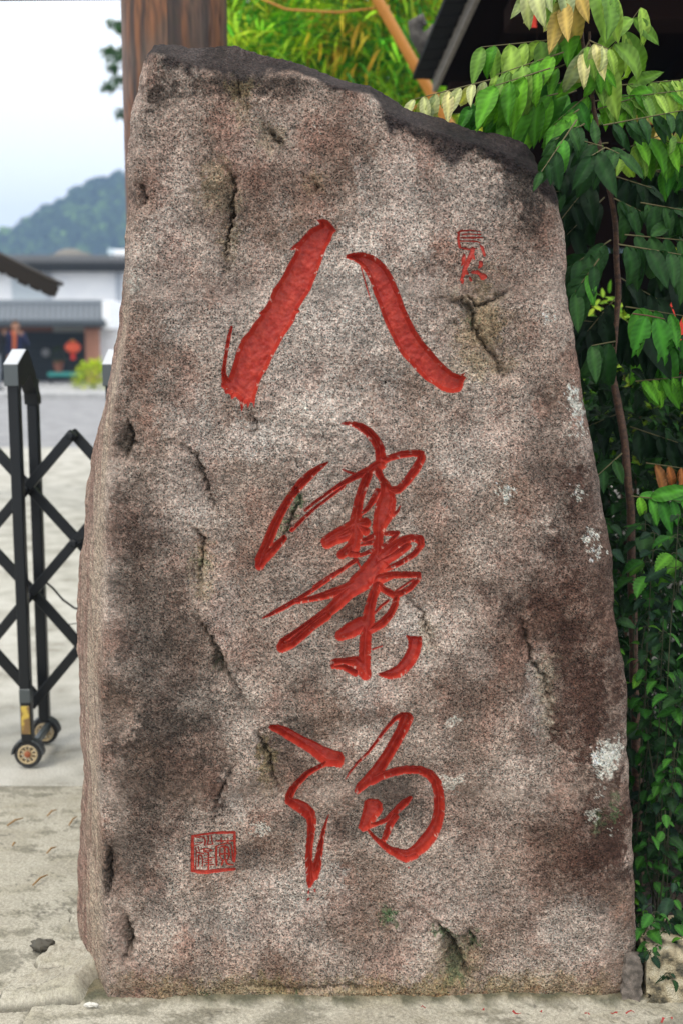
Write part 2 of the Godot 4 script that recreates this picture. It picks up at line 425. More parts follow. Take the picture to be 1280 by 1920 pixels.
	brush_line(4, [-60.3,259.7,1.84,-59.6,254.6,1.38])
	brush_line(4, [-74,238.1,2.07,-75.9,235.1,1.61])
	brush_line(5, [9.2,524.5,1,20.4,543.7,2.19,36.7,564.9,2.79,57,586.1,2.99,81.3,617.9,3.79,101.5,645.3,3.99,117.6,664.3,5.18,133.8,671.6,7.98])
	brush_line(5, [143,664.3,14.75,134,639,13.16,120,611.6,12.76,105.9,586.1,13.16,89.7,560.7,13.96,75.6,537.3,15.15,59.3,520.2,13.16,43,505.2,11.17,36.4,496.7,7.98])
	brush_line(5, [67.5,518.1,11.56,87.9,528.7,9.97,112.3,538.3,9.97,142.9,543.2,9.97,173.5,542,10.37,196.1,531.9,11.17,210.6,513.8,11.56,217,488.1,11.56,218.4,462.4,11.96,217.6,436.6,12.36,211.8,410.7,13.56,199.7,386.9,15.15,183.4,367.4,15.55,165,350,13.96,146.5,342.4,12.36,127.9,345.6,11.17,107.2,354.3,9.17,90.7,367.4,7.18,76.2,380.4,5.18,65.9,393.4,3.99,60.7,400.9,3.19])
	brush_line(5, [127.9,341.3,7.98,145.6,331.5,7.18,165.1,339.1,7.98])
	brush_line(5, [65.8,412.8,5.98,82.2,417.2,5.18,98.6,423.6,5.98,110.9,434.4,7.58,127.2,451.6,8.77,141.5,464.5,9.17,153.7,476.3,4.39])
	brush_line(5, [119.1,430.1,9.57,106.9,408.5,8.37,100.8,391.2,7.58,94.8,376,5.98])
	brush_line(5, [150.9,313,1.6,151.9,310.8,1.2])
	brush_outline(5, [51.2,471,61.5,475.3,82,473.1,90.2,464.5,92.3,449.5,88.3,438.7,78.1,427.9,71.9,417.2,61.7,402,47.3,395.5,37,406.4,41.1,421.5,47.2,445.2])
func write_lower_seal() -> void:
	brush_line(6, [-333.4,389.5,2.59,-318.8,392,2.59,-291.8,394.4,2.59,-263.7,395.9,3.36,-240.2,395.6,3.62])
	brush_line(6, [-333.4,389.5,2.85,-334.4,364.6,3.62,-335,335,3.62,-334.9,307.6,4.14])
	brush_line(6, [-334.9,306.4,3.62,-310.2,303.1,4.66,-281.9,304.9,4.66,-241.3,307,3.36])
	brush_line(6, [-239.6,394.2,2.59,-240,364.6,2.33,-239.1,346.8,2.85,-241.6,325.5,2.33])
	brush_line(6, [-282,374.7,1.29,-258.4,375.3,1.29,-242.7,376.5,1.16])
	brush_line(6, [-269.6,382.4,1.55,-269.7,371.7,1.29])
	brush_line(6, [-254.4,382.4,1.29,-255.1,369.4,1.29])
	brush_line(6, [-282.2,362.3,1.29,-266.4,367.6,1.29,-255.1,370.5,1.55,-248.4,365.8,1.55,-245.8,350.4,1.55,-244.4,329,1.81])
	brush_line(6, [-281.1,362.3,2.07,-282,340.9,2.07,-281.2,317.1,1.81])
	brush_line(6, [-272.7,359.9,1.29,-263.1,362.8,1.55,-254.1,359.3,1.55,-252.1,340.9,1.55,-255.7,330.2,1.29,-268.1,329,1.29,-273.6,338.5,1.55,-272.7,359.9,1.29])
	brush_line(6, [-262.6,361.1,1.81,-261.9,330.2,1.81])
	brush_line(6, [-273.5,344.5,1.29,-253.2,344.5,1.16])
	brush_line(6, [-267,327.8,1.81,-269.3,318.9,1.81])
	brush_line(6, [-260.2,327.8,2.07,-256.9,319.5,1.81,-243.4,317.7,1.29])
	brush_line(6, [-329,387.1,1.03,-309.9,385.9,1.29,-305.6,376.5,1.55,-306.9,365.8,1.29])
	brush_line(6, [-328.1,372.9,1.03,-312.4,372.9,1.03])
	brush_line(6, [-298.7,388.3,1.29,-298.3,376.5,1.55,-301.2,367,1.29])
	brush_line(6, [-291.9,389.5,1.03,-291,376.5,1.29,-288.9,368.2,1.03,-302.4,365.8,1.03])
	brush_line(6, [-329.4,365.8,1.03,-322.6,367,1.03,-311.3,372.9,1.03])
	brush_line(6, [-327.2,359.9,1.03,-325.2,348,1.55,-310.6,346.8,1.29])
	brush_line(6, [-321.6,362.3,1.03,-318.4,348,1.03])
	brush_line(6, [-316.1,355.1,1.03,-310.4,357.5,1.03])
	brush_line(6, [-309.3,357.5,1.29,-299.1,357.5,1.03,-290.2,352.8,1.29,-299.3,348,1.29,-308.2,351.6,1.29,-309.3,357.5,1.29])
	brush_line(6, [-306,352.8,1.03,-290.2,352.8,1.03])
	brush_line(6, [-308.4,340.9,1.03,-297.1,342.1,1.03])
	brush_line(6, [-299.3,346.8,1.55,-299.4,307.6,1.81])
	brush_line(6, [-306.4,329,1.03,-291.7,330.2,1.03])
	brush_line(6, [-308.5,333.8,1.03,-287.1,336.2,1.03])
	brush_line(6, [-307.6,324.3,1.03,-291.8,324.3,1.03])
	brush_line(6, [-305.4,318.3,1.03,-287.4,319.5,1.03])
	brush_line(6, [-320.8,340.9,1.29,-315.2,342.1,1.29,-312,331.4,1.29,-313.3,317.1,1.29])
	brush_line(6, [-320.8,339.7,1.29,-321.8,317.1,1.29])
	brush_line(6, [-326.3,348,1.03,-328.1,311.2,1.03])
	brush_line(6, [-322.1,331.4,0.78,-313.1,332.6,0.78])
func write_upper_seal() -> void:
	brush_line(7, [239.8,1711.9,1.48,248.4,1716.1,1.48,266.3,1717.3,1.27,286.7,1714.6,1.05])
	brush_line(7, [242.9,1712.7,2.32,241.9,1700.4,2.64,243.6,1689.7,2.64,245.3,1683.6,2.95])
	brush_line(7, [250,1709.2,1.27,265.7,1710,1.27,289.2,1708.5,1.05])
	brush_line(7, [247.8,1702,1.27,269.7,1702.3,1.48,292.4,1702.7,1.48])
	brush_line(7, [244.7,1695.5,1.48,263.5,1695.5,1.27,280.8,1694.7,1.27,287.1,1692.8,1.27])
	brush_line(7, [248.1,1681.6,1.48,257.5,1680.1,2.11,266.9,1678.2,1.48,271.6,1680.5,1.69,281,1680.5,0.63])
	brush_line(7, [287.2,1688.2,1.27,292,1682,2.95,294.5,1674.3,3.16,296.9,1665.9,2.32])
	brush_line(7, [272.4,1679,4.22,270.2,1669.7,5.06,265.7,1659,5.27,261.1,1650.5,5.27,257.3,1642.8,4.85,255,1635.1,4.22])
	brush_line(7, [273.4,1665.1,3.16,275.1,1659.7,2.11])
	brush_line(7, [254.6,1665.9,3.16,253.1,1659,4.22,252.4,1650.5,3.16,249.4,1645.1,1.27])
	brush_line(7, [288.6,1651.3,3.8,289.4,1645.9,3.8,286.4,1642,2.53])
	brush_line(7, [255.1,1632,4.22,251.3,1621.9,3.16,249,1616.5,2.74])
	brush_line(7, [252.9,1615.8,2.32,251.4,1611.1,2.95])
	brush_line(7, [259,1631.2,4.85,263,1628.9,2.11])
	brush_line(7, [272.4,1632,2.74,281.8,1632,3.8,289.7,1627.4,2.32,299.2,1627.4,1.48])
	brush_line(7, [290.6,1625.8,4.22,294.6,1621.2,5.27,299.3,1622.7,4.22])
	brush_line(7, [267.8,1620.4,2.11,270.3,1615.8,2.74])
var fine_patches := [[-355.3,284.5,-224.9,411.1,5,1],[230.7,1602,309.2,1726.7,5,2],[-267.5,1317.5,-4.4,1750.5,2,0],[0,1577.7,220.8,1682,2,0],[0,1359.5,275.9,1575.5,2,0],[-204.6,726.2,202.4,1336.9,2,0],[-178.7,233.5,259.2,689.6,2,0]]
var field_rects := [[-296,220.6,277.5,1761.4,1.5],[-355.3,284.5,-224.9,411.1,0.4],[230.7,1602,309.2,1726.7,0.4]]
func cut_ledges() -> void:
	ledge([-237.4,1847.5,-221.1,1828.2,-217,1801.3,-226.2,1774.3,-220.9,1754.9,-231.4,1720.2,-239.8,1676.6,-240.4,1630.6], 20, 60, -1)
	ledge([-150.6,1931.7,-132.1,1905.1,-116.8,1888.1], 14, 34, -1)
	ledge([-431.7,1806.7,-411.8,1804.5,-410.1,1783,-424,1761.4], 14, 25, 1)
	ledge([-353.7,1276.5,-308.5,1251.3,-292.1,1205.3,-275.8,1147.5,-269.3,1118.5], 12, 60, -1)
	ledge([-320.5,1089.3,-296.7,1066,-295.9,1042.5,-306.1,983.7,-308.1,933.9], 15, 45, -1)
	ledge([-316.8,903,-286.1,852.8,-263.4,810.8,-246.4,768.6,-215.3,722.5], 17, 60, -1)
	ledge([-200.8,649.3,-183.4,616.2,-163.6,579.2,-154.5,535.9,-135.7,496.1], 12, 40, 1)
	ledge([-231.4,563.2,-261.9,498.6,-281.8,446.2], 10, 30, -1)
	ledge([215.3,1577.7,255.8,1575.5,280.8,1550,276.7,1530,298.7,1488.8,333.4,1444.1,346.5,1408.1], 16, 55, -1)
	ledge([248.7,1597.6,286.4,1555.6,358.6,1594.2], 12, 25, 1)
	ledge([386.4,914.9,402.7,864.8,421.8,792.7,446.2,756.5,458.8,720.1,463.6,668.9], 11, 40, -1)
	ledge([139.5,938.7,180.6,900.6,189.1,864.8,207.1,820.4], 9, 30, -1)
	ledge([203.3,195,242.4,162.8,267.3,117.5,291.3,55], 20, 60, -1)
	ledge([290.7,178.2,302.1,143.4,291.7,112.3], 12, 16, -1)
	ledge([-108.9,1188,-83.8,1156.8,-109.5,1095.2,-121.2,1063.6], 9, 25, -1)
	ledge([-525.2,365.7,-522.3,297.3,-536.1,233.5], 18, 22, 1)
	ledge([-486.2,201.4,-470.8,143.4,-491.7,85], 16, 25, -1)
	ledge([-207.6,2029.8,-210.1,2003.5,-206.1,1971.9], 5, 15, -1)
	ledge([-184.2,1333.5,-175.4,1308.4,-187,1283.3], 8, 25, -1)
	ledge([-55.3,1817.4,-42.1,1804.5,-53.2,1793.8], 8, 18, -1)
	ledge([-231.8,39.4,-97.7,26.3,0,36.8,73.2,31.5], 8, 18, 1)
	ledge([90.6,1410.4,99.7,1403.6,92.9,1396.8], 8, 8, -1)
	ledge([-454.9,1331.2,-442.4,1285.6,-457.2,1244.4], 14, 24, -1)
func press_dents() -> void:
	dent(-359.2, 1989.9, 34.8, 27.84, 14)
	dent(-71.9, 1817.4, 34.8, 23.2, 7)
	dent(263.9, 1557.8, 52.2, 34.8, 10)
	dent(339.5, 1421.6, 34.8, 18.56, 8)
	dent(421, 828.8, 25.52, 69.6, 8)
	dent(-462.1, 1274.2, 32.48, 41.76, 16)
	dent(-263.6, 792.7, 18.56, 15.08, 18)
	dent(102.8, 195, 18.56, 30.16, 6)
	dent(153.5, 212.9, 11.6, 13.92, 8)
	dent(-265.7, 1806.7, 34.8, 52.2, 9)
	dent(-366.3, 1216.8, 69.6, 92.8, 10)
	dent(-484.8, 162.8, 25.52, 46.4, 12)
	dent(353.6, 1838.9, 34.8, 58, 10)
	dent(-94.6, 634.6, 69.6, 58, 6)
	dent(0, 1193.8, 104.4, 139.2, -6)
	dent(190.7, 473.7, 104.4, 127.6, 5)
	dent(-365.9, 659.1, 104.4, 174, 7)
	dent(476.9, 473.7, 81.2, 174, -7)
	dent(-45.1, 1477.7, 185.6, 185.6, -6)
	dent(261.4, 104.5, 34.8, 58, 12)
	dent(431.2, 1370.9, 27.84, 23.2, 8)
	dent(509.7, 1205.3, 23.2, 20.88, 6)
	dent(-309.1, 523.5, 46.4, 46.4, 6)
func stain_stone() -> void:
	stain("d", -361.5, 1987.7, 44.08, 32.48, 0.6)
	stain("d", -240.7, 2008.8, 92.8, 29, 0.5)
	stain("d", -87.5, 2003.5, 116, 25.52, 0.35)
	stain("d", -371.3, 2040.3, 29, 46.4, 0.35)
	stain("d", 359.3, 1828.2, 53.36, 92.8, 1)
	stain("d", 388.2, 1774.3, 39.44, 87, 0.95)
	stain("d", 314.2, 1879.6, 81.2, 32.48, 0.95)
	stain("d", 403, 1849.6, 48.72, 63.8, 1)
	stain("d", 242.2, 1900.9, 81.2, 20.88, 0.8)
	stain("d", 115.3, 1943.4, 58, 23.2, 0.8)
	stain("d", -174.9, 2019.3, 104.4, 25.52, 0.7)
	stain("d", 431.4, 1365.2, 27.84, 23.2, 0.55)
	stain("d", 504, 1205.3, 25.52, 18.56, 0.5)
	stain("d", 371.5, 960, 81.2, 52.2, 0.3)
	stain("d", -431, 900.6, 98.6, 243.6, 0.5)
	stain("d", -376.5, 720.1, 133.4, 185.6, 0.5)
	stain("d", -404, 535.9, 121.8, 150.8, 0.5)
	stain("d", -444.1, 348, 92.8, 145, 0.5)
	stain("d", -283.3, 659.1, 92.8, 69.6, 0.4)
	stain("d", -460.8, 1101, 46.4, 110.2, 0.4)
	stain("d", -357.6, 1077.7, 58, 69.6, 0.25)
	stain("d", -94.6, 634.6, 63.8, 44.08, 0.65)
	stain("d", -112.7, 566.9, 52.2, 46.4, 0.5)
	stain("d", -95.6, 423.6, 48.72, 30.16, 0.5)
	stain("d", 119.2, 473.7, 87, 75.4, 0.65)
	stain("d", 12, 398.5, 52.2, 34.8, 0.5)
	stain("d", 70.8, 671.3, 52.2, 34.8, 0.35)
	stain("d", -46.9, 792.7, 87, 69.6, 0.35)
	stain("d", 11.6, 900.6, 58, 34.8, 0.4)
	stain("d", 69.5, 1007.3, 46.4, 34.8, 0.4)
	stain("d", -92.9, 960, 69.6, 46.4, 0.3)
	stain("d", -228.2, 335.4, 48.72, 34.8, 0.4)
	stain("d", -185.5, 983.7, 58, 92.8, 0.2)
	stain("d", -266.6, 169.2, 81.2, 37.12, 0.4)
	stain("d", -48.5, 169.2, 58, 25.52, 0.35)
	stain("d", -120.8, 220.6, 34.8, 23.2, 0.3)
	stain("d", -33.6, 1621.8, 46.4, 69.6, 0.25)
	stain("d", 72.9, 117.5, 69.6, 23.2, 0.3)
	stain("d", 226.2, 498.6, 46.4, 92.8, 0.15)
	stain("d", -462.1, 1274.2, 25.52, 32.48, 0.5)
	stain("d", -263.7, 789.1, 18.56, 16.24, 0.6)
	stain("d", -234.8, 756.5, 16.24, 58, 0.4)
	stain("d", -233.2, 1752.7, 11.6, 81.2, 0.35)
	stain("d", -245.5, 1665.6, 9.28, 46.4, 0.5)
	stain("d", 154.7, 212.9, 10.44, 11.6, 0.7)
	stain("d", -485, 156.3, 18.56, 46.4, 0.6)
	stain("d", -527.1, 297.3, 8.12, 58, 0.7)
	stain("d", -432.1, 1790.5, 20.88, 25.52, 0.5)
	stain("d", -165.8, 597.7, 16.24, 69.6, 0.5)
	stain("d", -274.2, 473.7, 18.56, 46.4, 0.5)
	stain("d", 567.9, 220.6, 46.4, 23.2, 0.5)
	stain("d", 291.6, 1577.7, 46.4, 20.88, 0.4)
	stain("d", 273.9, 1632.8, 30.16, 23.2, 0.45)
	stain("b", 530.6, 1077.7, 110.2, 301.6, 0.55)
	stain("b", 492.5, 780.7, 133.4, 243.6, 0.6)
	stain("b", 565.8, 683.5, 87, 150.8, 0.7)
	stain("b", 586.5, 398.5, 87, 150.8, 0.85)
	stain("b", 490.8, 398.5, 75.4, 121.8, 0.45)
	stain("b", 418, 960, 98.6, 179.8, 0.4)
	stain("b", 304.9, 780.7, 75.4, 121.8, 0.3)
	stain("b", 454.4, 1353.9, 34.8, 46.4, 0.35)
	stain("b", 446.4, 1216.8, 58, 92.8, 0.35)
	stain("b", 516.8, 1159.1, 46.4, 58, 0.4)
	stain("b", 311.2, 398.5, 104.4, 81.2, 0.25)
	stain("b", 224, 683.5, 92.8, 92.8, 0.2)
	stain("b", 410.3, 246.3, 139.2, 81.2, 0.25)
	stain("b", -430.4, 1860.3, 34.8, 139.2, 0.25)
	stain("b", -383.3, 1488.8, 92.8, 185.6, 0.25)
	stain("b", -154.5, 1860.3, 139.2, 104.4, 0.2)
	stain("b", 357.1, 1665.6, 92.8, 139.2, 0.2)
	stain("b", 66.2, 1860.3, 232, 92.8, 0.12)
	stain("b", 553.6, 297.3, 104.4, 69.6, 0.5)
	stain("b", -269.2, 1577.7, 69.6, 104.4, 0.2)
	stain("w", -90.2, 1477.7, 220.4, 243.6, 0.35)
	stain("w", 67.3, 1577.7, 150.8, 185.6, 0.35)
	stain("w", 177.4, 1774.3, 185.6, 104.4, 0.25)
	stain("w", -332.4, 1193.8, 69.6, 121.8, 0.3)
	stain("w", 68.5, 1251.3, 174, 121.8, 0.25)
	stain("w", 353.5, 1285.6, 98.6, 92.8, 0.15)
	stain("w", 163.4, 864.8, 60.32, 75.4, 0.5)
	stain("w", -273.3, 1308.4, 92.8, 69.6, 0.2)
	stain("w", -169.2, 220.6, 232, 98.6, 0.25)
	stain("w", 533.1, 169.2, 98.6, 75.4, 0.35)
	stain("w", 229.6, 220.6, 139.2, 98.6, 0.25)
	stain("w", 435.3, 720.1, 25.52, 116, 0.45)
	stain("w", -182.4, 1285.6, 48.72, 46.4, 0.5)
	stain("w", -379.9, 1643.7, 69.6, 174, 0.2)
	stain("w", -60.2, 297.3, 69.6, 69.6, 0.4)
	stain("w", -238.4, 473.7, 25.52, 58, 0.4)
	stain("w", 70.5, 732.2, 69.6, 46.4, 0.3)
	stain("w", 274.4, 1239.8, 81.2, 69.6, 0.2)
	stain("w", -244.6, 900.6, 34.8, 92.8, 0.3)
	stain("w", 213.7, 548.3, 34.8, 69.6, 0.2)
	stain("y", 292.3, 1533.4, 69.6, 83.52, 0.45)
	stain("y", 316.5, 1438.5, 60.32, 34.8, 0.4)
	stain("y", -254.8, 1795.9, 46.4, 60.32, 0.4)
	stain("y", -233.9, 1698.4, 17.4, 58, 0.35)
	stain("y", -143.1, 1908.3, 34.8, 29, 0.35)
	stain("y", -205.9, 1987.7, 23.2, 60.32, 0.35)
	stain("y", -301.1, 1007.3, 23.2, 71.92, 0.45)
	stain("y", -166.2, 548.3, 17.4, 71.92, 0.45)
	stain("y", -256.3, 31.5, 266.8, 34.8, 0.55)
	stain("y", 73.3, 23.7, 382.8, 30.16, 0.6)
	stain("y", 439.3, 32.8, 197.2, 41.76, 0.5)
	stain("y", 255.5, 91.5, 69.6, 58, 0.4)
	stain("y", 446.7, 732.2, 23.2, 92.8, 0.3)
	stain("y", -55.3, 1812.1, 23.2, 23.2, 0.3)
	stain("y", 186.9, 852.8, 23.2, 46.4, 0.3)
	stain("r", 293.3, 8, 81.2, 16.24, 0.7)
	stain("r", 122.2, 10.6, 46.4, 11.6, 0.6)
	stain("r", 451.7, 26.3, 34.8, 11.6, 0.4)
	stain("g", 102.8, 195, 17.4, 22.04, 0.85)
	stain("g", 221.8, 166.6, 23.2, 12.76, 0.75)
	stain("g", 257.8, 98, 27.84, 48.72, 0.6)
	stain("g", 296, 143.4, 9.28, 30.16, 0.75)
	stain("g", -95.4, 1141.7, 13.92, 27.84, 0.75)
	stain("g", -121, 1095.2, 9.28, 25.52, 0.75)
	stain("g", 269.9, 1533.4, 10.44, 10.44, 0.8)
	stain("g", -263.6, 792.7, 11.6, 10.44, 0.4)
	stain("g", -306.7, 1019, 16.24, 16.24, 0.4)
	stain("g", 571.2, 429.9, 11.6, 30.16, 0.6)
	stain("g", 608.4, 461.2, 9.28, 32.48, 0.65)
	stain("g", 61.1, -2.5, 417.6, 10.44, 0.8)
	stain("g", -305.6, 2.7, 208.8, 10.44, 0.8)
	stain("g", 440.1, -2.5, 174, 9.28, 0.6)
	stain("l", 585.9, 568.1, 27.84, 37.12, 1)
	stain("l", 618.4, 591.5, 6.96, 30.16, 1)
	stain("l", 353.5, 1168.4, 15.08, 15.08, 0.9)
	stain("l", 505.1, 1166.1, 10.44, 10.44, 0.9)
	stain("l", 540.3, 1063.6, 10.44, 19.72, 0.95)
	stain("l", 557.5, 1030.8, 11.6, 10.44, 0.95)
	stain("l", 491.1, 1382.2, 10.44, 30.16, 0.85)
	stain("l", 502.1, 1353.9, 9.28, 23.2, 0.9)
	stain("l", 514.4, 1319.8, 5.8, 39.44, 0.95)
	stain("l", 489.7, 1308.4, 5.8, 6.96, 0.7)
	stain("l", 439.5, 1540, 4.64, 10.44, 0.8)
	stain("l", 247.9, 656.6, 16.24, 11.6, 0.45)
	stain("l", 246.2, 514.8, 23.2, 18.56, 0.45)
	stain("l", -179.5, 402.3, 22.04, 16.24, 0.45)
	stain("l", -436.6, 1610.8, 9.28, 18.56, 0.5)
	stain("l", 561.1, 446.2, 8.12, 18.56, 0.5)
	stain("l", -44, 1924.3, 5.8, 4.64, 0.4)
	stain("l", 376.1, 1561.1, 6.96, 5.8, 0.3)
	stain("l", 571.5, 498.6, 5.8, 4.64, 0.6)
	stain("l", 604.3, 404.8, 4.64, 3.48, 0.8)

class Field:                                               # a raster in the plane of the stone's face, millimetres
	var x0 := 0.0
	var y0 := 0.0
	var res := 1.0
	var w := 0
	var h := 0
	var v := PackedFloat32Array()
	var id := PackedByteArray()
	func _init(x0_: float, y0_: float, x1: float, y1: float, res_: float, fill: float) -> void:
		x0 = x0_
		y0 = y0_
		res = res_
		w = int((x1 - x0) / res) + 2
		h = int((y1 - y0) / res) + 2
		v.resize(w * h)
		v.fill(fill)
	func sample(x: float, y: float, outside: float) -> float:
		var fx := (x - x0) / res
		var fy := (y - y0) / res
		if fx < 0.0 or fy < 0.0 or fx >= w - 1 or fy >= h - 1: return outside
		var i := int(fx)
		var j := int(fy)
		fx -= i
		fy -= j
		var k := j * w + i
		return (v[k] * (1.0 - fx) + v[k + 1] * fx) * (1.0 - fy) + (v[k + w] * (1.0 - fx) + v[k + w + 1] * fx) * fy

var brush: Field                                           # the field that is being written on
var relief: Field
var hue := PackedColorArray()
var hue_w := 0
var hue_h := 0
const HUE_RES := 3.0
const HUE_X := -720.0
const HUE_Y := -40.0
const YB := -0.02
const YM := 2.12
const ROWS := 90
const FAR := 9.0

var n_low := noise(1.7, 2, FastNoiseLite.TYPE_SIMPLEX_SMOOTH, 11)
var n_mid := noise(9.0, 3, FastNoiseLite.TYPE_SIMPLEX_SMOOTH, 12)
var n_fine := noise(60.0, 2, FastNoiseLite.TYPE_SIMPLEX_SMOOTH, 13)
var n_dust := noise(0.22, 1, FastNoiseLite.TYPE_SIMPLEX_SMOOTH, 19)
var n_ridge := ridged(6.0)
var n_warp := noise(0.035, 3, FastNoiseLite.TYPE_SIMPLEX_SMOOTH, 14)   # in millimetres

func ridged(f: float) -> FastNoiseLite:
	var n := noise(f, 4, FastNoiseLite.TYPE_SIMPLEX_SMOOTH, 17)
	n.fractal_type = FastNoiseLite.FRACTAL_RIDGED
	return n

func brush_line(g: int, p: Array) -> void:                 # x, y, half width of each point in mm
	for k in range(0, p.size() - 3, 3):
		var a := Vector2(p[k], p[k + 1])
		var b := Vector2(p[k + 3], p[k + 4])
		var ra: float = p[k + 2]
		var rb: float = p[k + 5]
		var reach := maxf(ra, rb) + FAR
		var i0 := maxi(0, int((minf(a.x, b.x) - reach - brush.x0) / brush.res))
		var i1 := mini(brush.w - 1, int((maxf(a.x, b.x) + reach - brush.x0) / brush.res))
		var j0 := maxi(0, int((minf(a.y, b.y) - reach - brush.y0) / brush.res))
		var j1 := mini(brush.h - 1, int((maxf(a.y, b.y) + reach - brush.y0) / brush.res))
		var ab := b - a
		var l2 := maxf(ab.length_squared(), 1e-6)
		for j in range(j0, j1 + 1):
			for i in range(i0, i1 + 1):
				var q := Vector2(brush.x0 + i * brush.res, brush.y0 + j * brush.res)
				var u := clampf((q - a).dot(ab) / l2, 0.0, 1.0)
				var d := q.distance_to(a + ab * u) - lerpf(ra, rb, u)
				var at := j * brush.w + i
				if d < brush.v[at]:
					brush.v[at] = d
					brush.id[at] = g

func brush_outline(g: int, p: Array) -> void:
	var n := p.size() / 2
	var near := {}
	var lo := Vector2(1e9, 1e9)
	var hi := Vector2(-1e9, -1e9)
	for k in n:
		var a := Vector2(p[k * 2], p[k * 2 + 1])
		var m := (k + 1) % n
		var b := Vector2(p[m * 2], p[m * 2 + 1])
		lo = lo.min(a)
		hi = hi.max(a)
		var ab := b - a
		var l2 := maxf(ab.length_squared(), 1e-6)
		for j in range(maxi(0, int((minf(a.y, b.y) - FAR - brush.y0) / brush.res)), mini(brush.h - 1, int((maxf(a.y, b.y) + FAR - brush.y0) / brush.res)) + 1):
			for i in range(maxi(0, int((minf(a.x, b.x) - FAR - brush.x0) / brush.res)), mini(brush.w - 1, int((maxf(a.x, b.x) + FAR - brush.x0) / brush.res)) + 1):
				var q := Vector2(brush.x0 + i * brush.res, brush.y0 + j * brush.res)
				var u := clampf((q - a).dot(ab) / l2, 0.0, 1.0)
				var d := q.distance_to(a + ab * u)
				var at := j * brush.w + i
				if d < near.get(at, FAR): near[at] = d
	for j in range(maxi(0, int((lo.y - FAR - brush.y0) / brush.res)), mini(brush.h - 1, int((hi.y + FAR - brush.y0) / brush.res)) + 1):
		var y := brush.y0 + j * brush.res
		var cuts := []
		for k in n:
			var m := (k + 1) % n
			var ya: float = p[k * 2 + 1]
			var yb: float = p[m * 2 + 1]
			if (ya > y) != (yb > y):
				cuts.append(p[k * 2] + (p[m * 2] - p[k * 2]) * (y - ya) / (yb - ya))
		cuts.sort()
		for i in range(maxi(0, int((lo.x - FAR - brush.x0) / brush.res)), mini(brush.w - 1, int((hi.x + FAR - brush.x0) / brush.res)) + 1):
			var x := brush.x0 + i * brush.res
			var inside := false
			for c in cuts:
				if c > x: break
				inside = not inside
			var at := j * brush.w + i
			var d: float = near.get(at, FAR)
			if inside: d = -d
			if d < brush.v[at]:
				brush.v[at] = d
				brush.id[at] = g

func ledge(p: Array, amp: float, fall: float, side: int) -> void:   # a broken step: the stone falls off sharply on one side of the line and comes back slowly
	var n := p.size() / 2
	var lo := Vector2(1e9, 1e9)
	var hi := Vector2(-1e9, -1e9)
	for k in n:
		lo = lo.min(Vector2(p[k * 2], p[k * 2 + 1]))
		hi = hi.max(Vector2(p[k * 2], p[k * 2 + 1]))
	var reach := fall * 2.2
	for j in range(maxi(0, int((lo.y - reach - relief.y0) / relief.res)), mini(relief.h - 1, int((hi.y + reach - relief.y0) / relief.res)) + 1):
		for i in range(maxi(0, int((lo.x - reach - relief.x0) / relief.res)), mini(relief.w - 1, int((hi.x + reach - relief.x0) / relief.res)) + 1):
			var q := Vector2(relief.x0 + i * relief.res, relief.y0 + j * relief.res)
			q += Vector2(n_warp.get_noise_2d(q.x * 1.6, q.y * 1.6), n_warp.get_noise_2d(q.x * 1.6 + 500.0, q.y * 1.6)) * 8.0
			var best := 1e9
			var turn := 0.0
			var along := 0.0
			for k in n - 1:
				var a := Vector2(p[k * 2], p[k * 2 + 1])
				var ab := Vector2(p[k * 2 + 2], p[k * 2 + 3]) - a
				var u := clampf((q - a).dot(ab) / ab.length_squared(), 0.0, 1.0)
				var d := q.distance_to(a + ab * u)
				if d < best:
					best = d
					turn = ab.cross(q - a)
					along = (k + u) / (n - 1)
			var ends := sqrt(sin(PI * clampf(along, 0.02, 0.98)))
			var s := turn * side                              # y runs up here, so a positive side is the left hand of the line
			if s > 0.0: relief.v[j * relief.w + i] -= ends * (amp * 1.15 * exp(-best / fall) + 9.0 * exp(-pow((best - 2.0) / 3.4, 2.0)))
			else: relief.v[j * relief.w + i] -= ends * (amp * 1.1 * exp(-best * best / 10.0) - amp * 0.22 * exp(-best / 16.0))

func dent(x: float, y: float, rx: float, ry: float, amp: float) -> void:
	for j in range(maxi(0, int((y - ry * 2.2 - relief.y0) / relief.res)), mini(relief.h - 1, int((y + ry * 2.2 - relief.y0) / relief.res)) + 1):
		for i in range(maxi(0, int((x - rx * 2.2 - relief.x0) / relief.res)), mini(relief.w - 1, int((x + rx * 2.2 - relief.x0) / relief.res)) + 1):
			var px := relief.x0 + i * relief.res
			var py := relief.y0 + j * relief.res
			var w := n_warp.get_noise_2d(px, py) * 0.5
			var d := sqrt(pow((px - x) / rx, 2.0) + pow((py - y) / ry, 2.0)) + w
			relief.v[j * relief.w + i] -= amp * exp(-d * d)

var stains := {
	"d": lin(0.052, 0.041, 0.034), "b": lin(0.098, 0.050, 0.036), "w": lin(0.84, 0.74, 0.655), "y": lin(0.42, 0.32, 0.16),
	"r": lin(0.24, 0.085, 0.025), "g": lin(0.115, 0.20, 0.085), "l": lin(1.0, 0.97, 0.84)}

